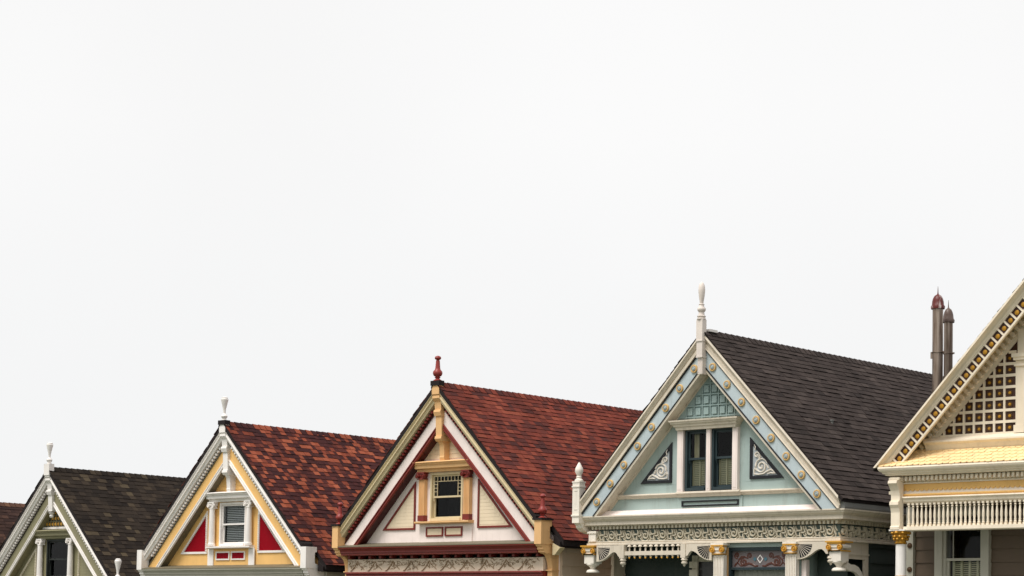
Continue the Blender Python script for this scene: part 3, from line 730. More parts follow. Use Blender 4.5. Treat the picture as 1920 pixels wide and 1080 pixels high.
    # carved triangles
    for sd in (-1, 1):
        tp = h.part('triangular_panel', tri_panel(sd, .99, 1.81, 3.02, 3.86, .325, .06, 0, 1, out=.03), ['panel_grey', 'navy'], g)
        s = MB(); X = lambda q: sd * q
        y = .3185
        def rib(pts, w=.03, hh=.03): s.ribbon([(X(a), b) for a, b in pts], w, y, hh)
        rib(spiral(1.27, 3.27, .125, 1.6, R(200), 1), .034); rib(spiral(1.27, 3.27, .155, .55, R(20), 1, 14, .9), .026)
        rib(spiral(1.16, 3.50, .075, 1.4, R(-60), 1), .026); rib([(1.12, 3.6), (1.13, 3.66), (1.10, 3.71)], .03)
        rib([(1.09, 3.12), (1.2, 3.11), (1.32, 3.12), (1.42, 3.17), (1.5, 3.2), (1.56, 3.17), (1.6, 3.12)], .04); rib([(1.42, 3.115), (1.5, 3.13), (1.62, 3.115)], .035)
        rib([(1.10, 3.12), (1.10, 3.2), (1.14, 3.28), (1.16, 3.36)], .03); rib([(1.40, 3.3), (1.43, 3.25), (1.45, 3.22)], .035); rib([(1.22, 3.42), (1.25, 3.46), (1.24, 3.5)], .024)
        h.part('carved_scroll', s, 'ivory', tp)
    # king post and finial
    h.dy = 0.
    kp = MB(); kp.box(-.088, .088, -.19, -.05, 5.86, 6.28); kp.box(-.096, .096, -.198, -.045, 5.83, 5.859)
    kp.box(-.082, .082, -.18, -.04, 5.54, 5.829); kp.box(-.09, .09, -.19, -.04, 5.50, 5.539); kp.box(-.068, .068, -.15, .03, 5.17, 5.499)
    for q in (-.04, .0, .04): kp.box(q - .007, q + .007, -.158, -.1505, 5.20, 5.47)
    kp.lathe([(.098, 6.28), (.10, 6.30), (.075, 6.315), (.095, 6.335), (.098, 6.35), (.07, 6.365), (.065, 6.41), (.06, 6.43), (.088, 6.46), (.095, 6.485), (.09, 6.51), (.06, 6.545), (.055, 6.58), (.066, 6.59), (.04, 6.605), (.046, 6.66), (.064, 6.76), (.075, 6.86), (.072, 6.94), (.055, 7.0), (.03, 7.04), (.01, 7.05)], 0, -.12, 24)
    kp.v = [(x * .88, y, z) for x, y, z in kp.v]
    h.part('finial', kp, 'finial_ivory', smooth=True)
    fl = MB(); fl.prism([(.125, 6.02), (.30, 5.80), (.32, 5.83), (.135, 6.10)], .031, .035) if False else fl.box(-.1, .1, .04, .3, 6.05, 6.1); h.part('ridge_flashing', fl, 'white', roof)
    # left eave pinnacle
    pn = MB(); x0, x1 = -3.38, -3.19
    pn.yz([(-.13, 3.08), (-.13, 2.22), (.06, 2.22), (.06, 3.08)], x0, x1); pn.yz([(-.08, 2.22), (-.02, 2.17), (.0, 2.12), (.1, 2.05), (.3, 2.0), (.45, 2.0), (.45, 2.22)], x0 + .01, x1 - .01)
    pn.box(x0 - .012, x1 + .012, -.145, .075, 2.98, 3.01); pn.box(x0 - .015, x1 + .015, -.15, .08, 2.36, 2.395); pn.box(x0 - .01, x1 + .01, -.14, .07, 3.081, 3.11)
    pn.box(x0 + .05, x1 - .05, -.137, -.1305, 2.50, 2.515); pn.box(x0 + .05, x1 - .05, -.137, -.1305, 2.90, 2.915)
    p = h.part('corner_pinnacle', pn, 'ivory')
    h.part('corner_finial', finial('flame', 3.11, -3.285, -.035, 1.05), 'ivory', p, smooth=True)
    # cornice with returns
    co = MB(); co.wrap([(.0, 2.36), (.20, 2.36), (.20, 2.335), (.185, 2.32), (.17, 2.29), (.14, 2.265), (.13, 2.25), (.11, 2.25), (.11, 2.17), (.095, 2.165), (.0, 2.16)], -3.13, 3.20, .17, 9.)
    h.part('cornice', co, 'cream_trim')
    sl_ = MB(); sl_.prism([(3.20, 2.361), (3.385, 2.362), (3.39, 2.39), (3.365, 2.515), (3.20, 2.515)], .0, 9.); h.part('gutter', sl_, 'lead_grey')
    # dentils and carved frieze
    fz = MB(); fz.box(-3.12, 3.12, .20, .5, 1.83, 2.07, 0); fz.box(2.9, 3.15, .2001, 2.2, 1.83, 2.07, 0); fz.box(-3.1, 2.95, .44, .5, 2.0701, 2.159, 0); fz.box(2.89, 2.95, .5, 2.2, 2.0701, 2.159, 0)
    f = h.part('frieze', fz, 'frieze_shade_back', None)  # aqua backing darkened, so the shade between the scrolls is in its colour
    dn = MB(); dn.wrap([(-.1, 2.145), (.08, 2.145), (.08, 2.159), (-.1, 2.159)], -3.12, 3.15, .199, 2.1); x = -3.05
    while x < 3.12: dn.box(x, x + .052, .13, .23, 2.082, 2.1449); x += .0975
    y = .25
    while y < 2: dn.box(3.12, 3.22, y, y + .052, 2.082, 2.1449); y += .0975
    h.part('dentils', dn, 'frieze_cream')
    def scroll_unit(s, x, flip):
        y = .1995; zc = 1.945
        if flip:
            s.ribbon(spiral(x, zc, .095, 1.35, R(110), -1, 20, .15), .042, y, .045)
            s.ribbon(arc(x - .02, zc, .14, .12, 200, 330, 8), .03, y, .035)
        else:
            for k in range(4):
                a = R(45 + 90 * k); q = [(x + .02 + rr * math.cos(a + rr * 7), zc + rr * math.sin(a + rr * 7)) for rr in (.015, .045, .075, .11)]
                s.ribbon(q, .042, y, .05)
            s.ribbon([(x - .13, zc - .11), (x - .07, zc - .08), (x - .02, zc - .09)], .03, y, .03)
        s.ribbon([(x + .075, zc + .11), (x + .1, zc + .02), (x + .14, zc - .07), (x + .13, zc - .11)], .03, y, .035)
        s.ribbon([(x + .115, zc + .11), (x + .135, zc + .05), (x + .17, zc)], .024, y, .03)
    s = MB(); x = -2.98; k = 0
    while x < 3.05: scroll_unit(s, x, k % 2 == 0); x += .2275; k += 1
    h.part('carved_scrollwork', s, 'frieze_cream', f)
    s2 = MB(); x = .2
    s3 = MB(); k = 0
    while x < 2.0: scroll_unit(s3, x, k % 2 == 0); x += .2275; k += 1
    s2.add([(3.15 + .1995 - p[1] , p[0] + .1, p[2]) for p in s3.v], s3.f)
    h.part('carved_scrollwork', s2, 'frieze_cream', f)
    ar = MB(); ar.wrap([(0, 1.83), (.04, 1.83), (.045, 1.815), (.03, 1.80), (.06, 1.785), (.06, 1.75), (0, 1.745)], -3.12, 3.15, .19, 2.2); h.part('architrave', ar, 'cream_trim')
    # ceiling of the porch and walls behind
    cl = MB(); cl.box(-3.1, 3.1, .26, 1.6, 1.745, 1.80); h.part('porch_ceiling', cl, 'dark_green')
    oz = h.g
    wl = h.part('porch_wall', siding(-3.12, 3.12, -.9, 1.745, 1.30, 0, e=.26), 'dark_green')
    fw = MB(); fw.box(-3.12, 3.12, .3, .45, oz, -.95); fw.box(-3.12, 3.12, .45, 1.3, -1.1, -.95); h.part('front_wall', fw, 'aqua')
    for sd in (-1, 1):
        h.part('side_wall', siding(sd * 3.12, 0, oz, 2.16, 1.3 if sd > 0 else .9, 11.6, side=sd, e=.30), 'dark_green' if sd > 0 else 'beige_siding')
    b = MB(); b.box(-3.05, 3.05, 11.45, 11.6, oz, 2.4); b.prism([(-3.3, 2.4), (3.3, 2.4), (0, cc - .2)], 11.45, 11.6); h.part('back_wall', b, 'dark_green')
    # things seen dimly in the left porch: door frame and blocks
    dr = MB(); dr.box(-1.15, -1.0, 1.16, 1.26, -.9, 1.55); dr.box(.02, .16, 1.16, 1.26, -.9, 1.5); dr.box(-1.0, .02, 1.18, 1.26, 1.42, 1.55)
    for sx_ in (-1.08, .09):
        for q in range(8): dr.box(sx_ - .11, sx_ + .11, 1.12, 1.1595, .1 + q * .17, .1 + q * .17 + .13)
    do = h.part('door', dr, 'cream_trim', None, 'dim doorway framed with block trim at the back of the porch')
    dg = MB(); dg.box(-1.0, .02, 1.20, 1.22, -.9, 1.42); h.part('pane', dg, 'smoked', do)
    # bay window in the middle (.55 .. 1.90)
    bx0, bx1 = .42, 1.95
    bw = MB(); bw.box(bx0 - .18, bx1 + .25, .245, .40, 1.66, 1.745, 0); bw.box(bx0 - .18, bx0 + .04, .25, .40, -.9, 1.66, 0); bw.box(bx1 - .0, bx1 + .28, .25, .40, -.9, 1.66, 0)
    bw.box(bx0 - .18, bx0 - .1, .40, 1.29, -.9, 1.745, 0); bw.box(bx1 + .2, bx1 + .28, .40, 1.29, -.9, 1.745, 0)
    bwo = h.part('bay_wall', bw, 'aqua')
    wf = MB(); a, b_ = bx0 + .05, bx1 - .01
    wf.box(a, b_, .26, .38, 1.59, 1.66); wf.box(a, a + .05, .26, .38, -.6, 1.59); wf.box(b_ - .05, b_, .26, .38, -.6, 1.59); wf.box(a + .05, b_ - .05, .27, .38, 1.21, 1.26); wf.box(a + .05, b_ - .05, .265, .38, 1.235, 1.24)
    win = h.part('bay_window', wf, 'sash_green', None, 'wide window with a stained glass transom of brown scrolls')
    cs = MB(); cs.box(a - .05, a - .002, .235, .38, -.9, 1.66); h.part('window_casing', cs, 'peach', win)
    sg = MB(); sg.box(a + .05, b_ - .05, .32, .325, 1.26, 1.59, 0)
    cxm = (a + b_) / 2; y = .3195
    for sd in (-1, 1):
        def rb_(pts, w=.03): sg.ribbon([(cxm + sd * p, q) for p, q in pts], w * 1.55, y, .006, 1)
        rb_(spiral(.40, 1.37, .085, 1.5, R(90), -1), .034); rb_(spiral(.57, 1.50, .065, 1.4, R(250), 1), .028); rb_(spiral(.26, 1.49, .06, 1.3, R(-60), 1), .028)
        rb_([(.05, 1.29), (.12, 1.28), (.2, 1.32), (.28, 1.34), (.36, 1.30), (.48, 1.29)], .035); rb_([(.48, 1.29), (.55, 1.36), (.60, 1.32), (.63, 1.28)], .035)
        rb_([(.30, 1.44), (.38, 1.47), (.46, 1.47), (.52, 1.42), (.56, 1.34)], .03)
        sg.prism([(cxm + sd * .13, 1.425 - .045), (cxm + sd * .175, 1.425), (cxm + sd * .13, 1.425 + .045), (cxm + sd * .085, 1.425)], .312, .3199, 3)
    dm = [(-.075, 1.425), (0, 1.515), (.075, 1.425), (0, 1.335)]; dmi = [(-.055, 1.425), (0, 1.49), (.055, 1.425), (0, 1.36)]
    for q in range(4): sg.prism([(cxm + dm[q][0], dm[q][1]), (cxm + dm[(q + 1) % 4][0], dm[(q + 1) % 4][1]), (cxm + dmi[(q + 1) % 4][0], dmi[(q + 1) % 4][1]), (cxm + dmi[q][0], dmi[q][1])], .308, .3199, 4)
    h.part('stained_glass', sg, ['smoky_glass', 'scroll_brown', 'navy', 'stone_blue', 'white'], win)
    lg = MB(); pane(lg, a + .045, b_ - .045, .33, -.6, 1.215); h.part('pane', lg, 'glass', win)
    bc = MB(); n = 40
    for i in range(n):
        xa, xb = a + .03 + (b_ - a - .06) * i / n, a + .03 + (b_ - a - .06) * (i + 1) / n
        bc.add([(xa, .42 + .012 * math.sin(i * 1.3), -.6), (xb, .42 + .012 * math.sin((i + 1) * 1.3), -.6), (xb, .42 + .012 * math.sin((i + 1) * 1.3), 1.22), (xa, .42 + .012 * math.sin(i * 1.3), 1.22)], [(0, 1, 2, 3)])
    h.part('curtain', bc, 'grey_trim', win)
    # columns: left drop, two fluted pilasters, right corner drop
    def drop(cx, nm='corner_drop'):
        p = MB(); w = .13
        p.box(cx - .19, cx + .19, .02, .42, 1.715, 1.745, 1)
        capital(p, cx - w, cx + w, .09, 1.715, 0, .15, 1)
        p.box(cx - w, cx + w, .09, .36, 1.36, 1.56, 0); p.box(cx - w - .03, cx + w + .03, .06, .39, 1.545, 1.57, 1)
        # side scroll of the capital, lying along y
        for q in range(4): 
            yy = .10 + q * .07; p.add([(cx + w + .0 + .05 * math.cos(2 * PI * j / 12), yy + o, 1.645 + .05 * math.sin(2 * PI * j / 12)) for o in (0, .06) for j in range(12)], [tuple(range(12)), tuple(range(23, 11, -1))] + [(j, j + 12, (j + 1) % 12 + 12, (j + 1) % 12) for j in range(12)], 0)
        p.lathe([(.135, 1.17), (.14, 1.19), (.12, 1.225), (.06, 1.245), (.05, 1.26), (.09, 1.31), (.14, 1.335), (.14, 1.36)], cx, .225, 20, 0)
        h.part(nm, p, ['ivory', 'gold'], smooth=True)
    drop(-3.08); drop(3.12)
    for cx in (.35, 2.10):
        p = MB(); w = .125
        p.box(cx - .16, cx + .16, .02, .25, 1.70, 1.745, 0)
        capital(p, cx - w, cx + w, .06, 1.705, 0, .17, 1)
        fluted(p, cx - w, cx + w, .09, -.9, 1.50, 0, 6)
        h.part('fluted_pilaster', p, ['ivory', 'gold'])
    bp = MB(); bp.box(-3.12, -2.93, .12, .3, 1.83, 2.05); bp.box(-3.15, -2.9, .10, .3, 2.0, 2.04); h.part('corner_block', bp, 'ivory')
    # fan brackets
    def fan(xa, xb, sd, y0=.10):
        """xa outer (column) end, xb inner end; fan corner at the column"""
        W = abs(xb - xa); d = 1 if xb > xa else -1
        top = 1.74; X = lambda q: xa + d * q
        lower = [(0, 1.40), (.10, 1.405), (.20, 1.43), (.32, 1.49), (.42, 1.56), (.50, 1.595), (.56, 1.595), (.61, 1.56), (.64, 1.52)]
        sc = W / .70
        poly = [(X(0), top)] + [(X(a * sc), b) for a, b in lower] + [(X(.66 * sc), 1.50), (X(W), 1.50), (X(W), top)]
        mb = MB(); mb.prism(poly, y0, y0 + .08, 0)
        # dark fan recess with light blades
        cx, cz = X(.045), 1.70; rr = .285
        pts = [(cx, cz)] + [(cx + d * rr * math.cos(R(a)) * 1.12, cz - rr * .95 * math.sin(R(a))) for a in range(2, 89, 6)]
        mb.prism(pts, y0 - .004, y0 + .01, 1)
        for a in range(6, 90, 11):
            a0, a1 = R(a - .9), R(a + .9)
            q = [(cx + d * .03 * math.cos(a0), cz - .03 * math.sin(a0)), (cx + d * rr * 1.12 * math.cos(a0), cz - rr * .95 * math.sin(a0)), (cx + d * rr * 1.12 * math.cos(a1), cz - rr * .95 * math.sin(a1)), (cx + d * .03 * math.cos(a1), cz - .03 * math.sin(a1))]
            mb.prism(q, y0 - .016, y0 - .0045, 2)
        h.part('fan_bracket', mb, ['cream_trim', 'navy', 'cream_trim'])
    fan(-2.88, -2.24, 1); fan(.16, -.50, -1); fan(2.22, 2.95, 1)
    for cx in (-2.18, -.56, 2.99):
        p = MB()
        if cx < 2.9: p.box(cx - .06, cx + .06, .08, .2, 1.46, 1.744)
        p.lathe([(.006, 1.28), (.025, 1.30), (.02, 1.315), (.06, 1.34), (.068, 1.365), (.045, 1.39), (.05, 1.40), (.075, 1.42), (.06, 1.44), (.06, 1.459)], cx, .14, 14)
        h.part('pendant_post', p, 'cream_trim', smooth=True)
    rl = MB(); rl.box(-2.12, -.62, .105, .175, 1.525, 1.61); h.part('spindle_rail', rl, 'cream_trim')
    sp = MB(); x0 = -2.01
    sp.lathe([(.018, 1.6101), (.02, 1.66), (.012, 1.69), (.05, 1.705), (.045, 1.725), (.02, 1.744)], x0, .14, 12, 0)
    sp.lathe([(.018, 1.485), (.03, 1.51), (.02, 1.524), (.012, 1.53), (.012, 1.62)], x0, .14, 12, 0); sp.lathe([(.006, 1.45), (.024, 1.468), (.018, 1.4855)], x0, .14, 12, 1)
    so = h.part('spindle', sp, ['cream_trim', 'gold'], smooth=True)
    h.copies(so, [(x0 + .1435 * i, 0, 0) for i in range(1, 10)], (x0, 0, 0))
    # right return: boarded panel with an opening and a scroll arch, facing +x
    rt = MB(); X0, X1 = 3.06, 3.12
    def yzb(y0, y1, z0_, z1_, xx=X1): rt.box(X0, xx, y0, y1, z0_, z1_)
    yzb(.36, 1.26, 1.53, 1.745); yzb(.36, 1.26, 1.50, 1.53, X1 + .02); yzb(.36, .55, 1.30, 1.50); yzb(.55, 1.14, 1.42, 1.50); yzb(1.14, 1.26, -.9, 1.50); 
    ho = h.part('side_screen', rt, 'cream_trim')
    ac = MB(); pts = [(.42 + .0, 1.30), (.50, 1.34), (.60, 1.31), (.72, 1.31), (.86, 1.27), (.98, 1.17), (1.06, 1.0), (1.12, .8), (1.14, .6)]
    k = len(pts); low = [(a - .03, b - .13) for a, b in pts]
    for i in range(k - 1): ac.yz([pts[i], pts[i + 1], low[i + 1], low[i]], X0 + .01, X1 + .03)
    ac.add([(X0 + o, .45 + .07 * math.cos(2 * PI * j / 16), 1.27 + .07 * math.sin(2 * PI * j / 16)) for o in (0, .12) for j in range(16)], [tuple(range(15, -1, -1)), tuple(range(16, 32))] + [(j, (j + 1) % 16, (j + 1) % 16 + 16, j + 16) for j in range(16)])
    h.part('scroll_arch', ac, 'ivory')
    # glass and post in the right porch
    rg = MB(); rg.box(2.36, 3.05, .62, .64, -.9, 1.745); h.part('porch_glass', rg, 'dark_green')
    rp = MB(); rp.box(2.24, 2.35, .25, .36, -.9, 1.40); h.part('porch_post', rp, 'pink_white')
    # small vent on the roof slope
    vt = MB(); vx = 1.75; vz = cc - sl * vx; vt.lathe([(.03, vz - .05), (.03, vz + .05), (.045, vz + .05), (.045, vz + .075), (.01, vz + .08)], vx, 2.0, 12); h.part('vent_pipe', vt, 'lead_grey', roof)
    return h
make_blue()

# ------------------------------------------------------------------ the ivory and yellow house at the right
def make_ivory():
    h = House('victorian_house', 4, 0., 'ivory and yellow house at the right edge with spindled porch frieze and flue pipes')
    sl = 1.045; cc = 6.745; zl = 3.09
    roof = make_roof(h, cc, sl, 3.50, -.14, 'roof_dark', plain, tw=(.2, .3), under='tar', thick=.03)
    cr = MB(); cr.rakeboth(cc, sl, [(.015, -.17), (.07, -.175), (.075, -.13), (.10, -.085), (.145, -.055), (.155, -.075), (.18, -.07), (.2, -.06), (.2, .0), (.015, .0)], zl, 0)
    h.part('rake_crown', cr, 'h5_ivory')
    bd = MB(); bd.rakeboth(cc, sl, [(.2, -.022), (.5, -.022), (.5, .0), (.2, .0)], zl); bb = h.part('bargeboard', bd, 'maroon')
    gr = MB(); gr.rakeboth(cc, sl, [(.2, -.055), (.235, -.055), (.235, -.0225), (.2, -.0225)], zl); gr.rakeboth(cc, sl, [(.475, -.055), (.53, -.055), (.53, .0), (.5, .0), (.5, -.0225), (.475, -.0225)], zl)
    x = 0.065
    th = math.atan(sl)
    while x < 3.45:
        for sd in (-1, 1):
            if cc - sl * x - .25 > zl + .06: gr.obox(sd, cc, sl, x + .2436, .2351, .4749, .032, -.052, -.0226)
        x += .1272
    h.part('rake_grid', gr, 'h5_ivory', bb)
    spots = []
    x = 3.12
    while x > .05: spots += [(sd * x, 0, 6.385 - sl * x) for sd in (-1, 1)]; x -= .1272
    spots = [p for p in spots if p[2] > 3.13 and p[0] < .3]
    r = MB(); r.disc([(.045, 0), (.043, .012), (.034, .016), (.008, .02)], spots[0][0], spots[0][2], -.0225, 16)
    r0 = h.part('medallion', r, 'old_gold', bb, smooth=True); h.copies(r0, spots[1:], spots[0])
    # soffit, inner dentil board
    sf = MB(); sf.rakeboth(cc, sl, [(.24, .001), (.30, .001), (.30, .46), (.24, .46)], zl); h.part('soffit', sf, 'soffit_tan')
    db = MB(); db.rakeboth(cc, sl, [(.30, .39), (.57, .39), (.57, .46), (.30, .46)], zl + .4)
    for sd in (-1, 1):
        x = .4
        while x < 2.95:
            db.obox(sd, cc, sl, x, .302, .46, .066, .325, .3899); x += .094
    h.part('inner_dentils', db, 'h5_ivory')
    h.dy = -.2; h.dz = -.06; h.dx = .0
    gw = MB(); gw.prism([(-3.2, zl), (3.2, zl), (0, cc - .2)], .62, .75); g = h.part('gable_wall', gw, 'h5_ivory')
    h.dx = .12
    # coffer grid left of the centre pilaster
    zb = 3.72; x1 = -.93; c2 = cc - .385; step = .2075; cw = .168
    cb = MB(); cb.prism([(x1, zb), (-(c2 - zb) / sl, zb), (x1, c2 + sl * x1)], .605, .6199); h.part('coffer_ground', cb, 'maroon', g)
    gb = MB(); off = x1 - .0
    for i in range(9):
        xx = x1 - .05 - i * step - cw + .0
        zt = c2 + sl * (xx) - .02
        if zt > zb + .05: gb.box(xx - (step - cw), xx, .575, .6049, zb, zt)
    for j in range(8):
        zz = zb + .025 + j * .2105 - (.2105 - cw); 
        xl = -(c2 - zz - .05) / sl
        if xl < x1 - .05: gb.box(xl, x1, .574, .6048, zz, zz + .0505)
    h.part('coffer_grid', gb, 'h5_ivory', g)
    first = None; sp = []
    for j in range(8):
        for i in range(9):
            xx = x1 - .05 - i * step - cw / 2; zz = zb + .025 + j * .2105 + cw / 2
            if zz < c2 + sl * (xx - .02): sp.append((xx, 0, zz))
    r = MB(); r.disc([(.058, 0), (.055, .012), (.04, .012), (.038, .004), (.03, .004)], sp[0][0], sp[0][2], .605, 16, 0); r.disc([(.03, .004), (.026, .022), (.006, .026)], sp[0][0], sp[0][2], .605, 16, 1)
    r0 = h.part('coffer_rosette', r, ['bronze', 'old_gold'], g, smooth=True); h.copies(r0, sp[1:], sp[0])
    # centre pilaster
    pl = MB(); pl.box(-.93, -.2, .56, .6199, 3.72, 5.04); pl.box(-.96, -.2, .54, .62, 3.72, 3.86); pl.box(-.95, -.2, .53, .62, 4.93, 4.97); pl.box(-.955, -.2, .51, .62, 5.04, 5.09); pl.box(-.98, -.2, .49, .62, 5.09, 5.16); pl.box(-.88, -.2, .55, .6198, 5.16, 5.6)
    pl.box(-.75, -.2, .50, .5599, 3.75, 4.8)
    h.part('gable_pilaster', pl, 'h5_ivory')
    sh = MB(); sh.yz([(.40, 3.64), (.40, 3.61), (.46, 3.57), (.48, 3.53), (.52, 3.46), (.62, 3.46), (.62, 3.73), (.52, 3.70), (.45, 3.66)], -2.75, 2.75); h.part('gable_shelf', sh, 'h5_ivory')
    # fish scale pent roof
    h.dx = h.dy = h.dz = 0.
    fs = MB(); rows = 5; y0, y1, z0, z1 = -.16, .36, 3.105, 3.44
    fs.yz([(y0 + .04, z0 - .02), (y1, z1 - .03), (y1, z1 - .06), (y0 + .04, z0 - .05)], -3.35, 3.35, 0)
    rnd = random.Random(3)
    for j in range(rows + 1):
        t0 = (j) / rows; w = .125; x = -3.38 + (j % 2) * w / 2
        while x < 3.3:
            ln = 1.25 / rows; hh = .012 + rnd.random() * .008
            P3 = lambda xx, t, up: (xx, y0 + (y1 - y0) * t - up * .5, z0 + (z1 - z0) * t + up)
            tb = t0 - .02 + rnd.uniform(-.012, .012); tt = min(1.0, t0 + ln * .9)
            if tb < .98:
                edge = [(x + w / 2 - (w / 2 - .003) * math.cos(PI * q / 6), tb + .055 - .055 * math.sin(PI * q / 6)) for q in range(7)]
                top = [P3(a, b, hh) for a, b in edge]; bot = [P3(a, b, hh - .014) for a, b in edge]
                v = top + [P3(x + w - .003, tt, .004), P3(x + .003, tt, .004)] + bot
                fs.add(v, [tuple(range(9))] + [(i, 9 + i, 10 + i, i + 1) for i in range(6)], 0)
            x += w
    h.part('fish_scale_skirt', fs, 'h5_pale_yellow')
    # cornice
    co = MB(); co.wrap([(0, 3.09), (.19, 3.10), (.20, 3.07), (.185, 3.035), (.165, 3.01), (.14, 3.0), (.13, 2.975), (.10, 2.965), (.09, 2.94), (0, 2.93)], -3.18, 3.18, .02, 3.); h.part('cornice', co, 'h5_ivory')
    dn = MB(); dn.box(-3.05, 3.05, .12, .3, 2.79, 2.9299, 0); dn.box(-3.06, 3.06, .10, .3, 2.785, 2.81, 0)
    x = -3.0
    while x < 3.0: dn.box(x, x + .055, .02, .1199, 2.83, 2.92, 0); dn.box(x + .012, x + .055, .0, .0199, 2.84, 2.87, 0); x += .092
    h.part('dentils', dn, 'h5_ivory')
    yb = MB(); yb.box(-3.05, 3.05, .14, .3, 2.56, 2.7849, 0)
    sc_ = [( -3.05, 2.784), (-3.05, 2.70)]
    n = 62; w = 6.1 / n
    for i in range(n):
        for q in range(1, 7): sc_.append((-3.05 + w * (i + .5) - w / 2 * math.cos(PI * q / 6), 2.695 - .045 * math.sin(PI * q / 6)))
    sc_.append((3.05, 2.784)); yb.prism(sc_, .122, .1399, 1); yb.yz([(.10, 2.60), (.09, 2.575), (.12, 2.545), (.3, 2.545), (.3, 2.60)], -3.05, 3.05, 1)
    h.part('scalloped_band', yb, ['ivory', 'h5_yellow'])
    tr = MB(); tr.yz([(.03, 2.545), (.02, 2.52), (.05, 2.49), (.06, 2.45), (.09, 2.42), (.25, 2.42), (.25, 2.5449)], -2.97, 2.97); h.part('top_rail', tr, 'h5_ivory')
    br = MB(); br.yz([(.02, 1.985), (.015, 1.92), (.03, 1.90), (.18, 1.90), (.18, 1.985)], -2.93, 2.97); h.part('bottom_rail', br, 'h5_ivory')
    bz = MB(); z0 = 1.985; x0 = -2.86
    bz.box(x0 - .027, x0 + .027, .073, .127, z0, z0 + .035); bz.lathe([(.026, z0 + .035), (.03, z0 + .06), (.02, z0 + .075), (.026, z0 + .10), (.018, z0 + .12), (.027, z0 + .18), (.024, z0 + .25), (.015, z0 + .33), (.014, z0 + .35), (.026, z0 + .365), (.014, z0 + .38), (.022, z0 + .40)], x0, .1, 12); bz.box(x0 - .025, x0 + .025, .075, .125, z0 + .40, 2.42)
    b0 = h.part('baluster', bz, 'h5_ivory', smooth=True)
    h.copies(b0, [(x0 + .0915 * i, 0, 0) for i in range(1, 31)], (x0, 0, 0))
    # console over the corner column
    cs = MB(); cs.yz([(.02, 2.92), (-.06, 2.91), (-.06, 2.86), (-.14, 2.84), (-.15, 2.79), (-.10, 2.74), (-.05, 2.66), (-.03, 2.56), (-.03, 2.48), (-.045, 2.475), (-.045, 2.46), (-.085, 2.45), (-.09, 2.39), (-.05, 2.33), (-.03, 2.25), (-.03, 2.0), (-.06, 1.98), (-.06, 1.93), (.10, 1.93), (.10, 2.92)], -3.17, -2.98)
    cs.box(-3.19, -2.96, -.08, .1, 2.86, 2.90); cs.box(-3.30, -3.17, .10, .2, 2.60, 2.66)
    h.part('porch_console', cs, 'h5_ivory')
    cl = MB(); cx, cy = -3.03, .10
    cl.box(cx - .17, cx + .17, cy - .15, cy + .15, 1.905, 1.93, 0)
    cl.lathe([(.125, 1.68), (.10, 1.70), (.10, 1.74), (.125, 1.80), (.12, 1.83), (.155, 1.87), (.165, 1.90)], cx, cy, 16, 1)
    for k in range(8):
        a = 2 * PI * k / 8
        for (rr, zz, s_) in ((.125, 1.75, .03), (.14, 1.80, .03), (.16, 1.87, .036)):
            aa = a + (.39 if zz == 1.80 else 0); px, py = cx + rr * math.cos(aa), cy + rr * math.sin(aa)
            cl.lathe([(.004, zz - s_), (s_ * .8, zz - s_ * .5), (s_, zz), (s_ * .7, zz + s_ * .7), (.004, zz + s_)], px, py, 8, 1)
    cl.lathe([(.105, 1.66), (.115, 1.67), (.105, 1.685)], cx, cy, 20, 1)
    cl.lathe([(.10, -1.), (.10, 1.07), (.098, 1.09), (.096, 1.66)], cx, cy, 24, 0); cl.lathe([(.104, 1.04), (.115, 1.055), (.104, 1.07)], cx, cy, 20, 1)
    h.part('porch_column', cl, ['white', 'old_gold'], smooth=True)
    # porch back wall with window
    pc = MB(); pc.box(-3.4, 3.3, .3, 1.3, 2.42, 2.48); h.part('porch_ceiling', pc, 'taupe_siding')
    oz = h.g; yw = 1.2
    sA = siding(-3.40, -2.90, -.9, 2.42, yw, 0, e=.25); sB = siding(-1.75, 3.2, -.9, 2.42, yw, 0, e=.25); sA.add(sB.v, sB.f); h.part('porch_wall', sA, 'taupe_siding')
    cb = MB(); cb.box(-3.53, -3.38, 1.10, 1.2, -.9, 2.42, 0)
    cbo = h.part('corner_board', cb, 'grey_trim')
    for z in (1.68, 1.22, .76):
        r = MB(); r.disc([(.055, 0), (.05, .02), (.03, .02), (.02, .035), (.004, .04)], -3.45, z, 1.10, 16); h.part('bulls_eye', r, 'bronze', cbo, smooth=True)
    wf = MB(); wf.box(-2.90, -2.74, 1.08, 1.2, .2, 2.42); wf.box(-1.92, -1.75, 1.08, 1.2, .2, 2.42); wf.box(-2.74, -2.68, 1.12, 1.3, .3, 2.30); wf.box(-2.74, -1.92, 1.10, 1.3, 2.25, 2.42)
    wf.box(-2.68, -1.92, 1.13, 1.2, 1.38, 1.43); wf.box(-2.68, -2.62, 1.15, 1.2, .4, 1.38); wf.box(-2.55, -2.535, 1.16, 1.18, 1.43, 2.25)
    win = h.part('window', wf, 'grey_trim', None, 'tall dark porch window with louvred shutters behind its lower sash')
    pn = MB(); pane(pn, -2.68, -1.92, 1.175, 1.425, 2.255); pane(pn, -2.62, -1.92, 1.185, .4, 1.385); h.part('pane', pn, 'glass', win)
    st = MB()
    for q in range(4):
        xa = -2.60 + q * .17
        st.box(xa, xa + .045, 1.24, 1.27, .4, 1.38)
        z = .4
        while z < 1.36: st.add([(xa + .045, 1.25, z), (xa + .17, 1.25, z), (xa + .17, 1.265, z + .022), (xa + .045, 1.265, z + .022)], [(0, 1, 2, 3)]); z += .036
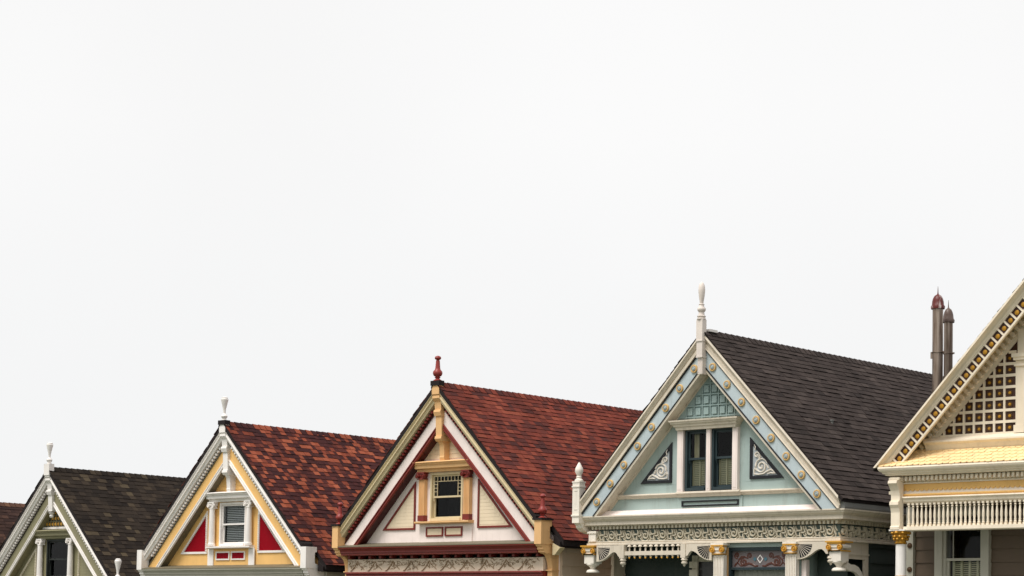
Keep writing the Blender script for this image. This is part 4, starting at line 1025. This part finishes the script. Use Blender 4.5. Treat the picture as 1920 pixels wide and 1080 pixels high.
    h.part('shutter', st, 'shutter', win)
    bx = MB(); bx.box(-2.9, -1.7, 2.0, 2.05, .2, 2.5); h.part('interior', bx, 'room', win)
    fw = MB(); fw.box(-3.2, 3.2, .3, .45, oz, -1.0); fw.box(-3.4, 3.2, .45, 1.2, -1.1, -1.0); h.part('front_wall', fw, 'taupe_siding')
    for sd in (-1, 1): h.part('side_wall', siding(sd * 3.38, 0, oz, 3.05, 1.2, 11.6, side=sd), 'taupe_siding')
    b = MB(); b.box(-3.3, 3.3, 11.45, 11.6, oz, 3.05); b.prism([(-3.4, 3.05), (3.4, 3.05), (0, cc - .2)], 11.45, 11.6); h.part('back_wall', b, 'taupe_siding')
    # flue pipes on the left slope
    for (px, py, r, zt, capm, zr) in ((-3.40, 2.0, .104, 6.42, 'cap_red', 5.50), (-3.40, 2.40, .088, 6.20, 'cap_grey', 5.52)):
        zr0 = cc - sl * abs(px) - .1
        p = MB(); p.lathe([(r, zr0), (r, zt)], px, py, 28); p.lathe([(r, zr), (r + .02, zr + .005), (r + .02, zr + .02), (r, zr + .025)], px, py, 28)
        p.box(px + r, px + r + .05, py - .01, py + .01, zr, zr + .03)
        if capm == 'cap_red': p.box(px - r - .045, px - r, py - .02, py + .02, zr - .10, zr + .03)
        o = h.part('flue_pipe', p, 'steel', roof, 'taller flue pipe with a peeling red cap' if capm == 'cap_red' else 'shorter flue pipe with a pale rusty cap', smooth=True)
        q = MB(); k = r / .103
        q.lathe([(r + .03, zt - .05), (r + .035, zt), (r + .015, zt + .03), (r + .008, zt + .10), (r * .93, zt + .16), (r * .66, zt + .21), (r * .3, zt + .235), (.016, zt + .245), (.010, zt + .28), (.003, zt + .40)], px, py, 24)
        for a in range(6):
            an = a * PI / 3; q.box(px + (r + .018) * math.cos(an) - .006, px + (r + .018) * math.cos(an) + .006, py + (r + .018) * math.sin(an) - .006, py + (r + .018) * math.sin(an) + .006, zt - .05, zt + .02)
        h.part('flue_cap', q, capm, o, smooth=True)
    return h
make_ivory()
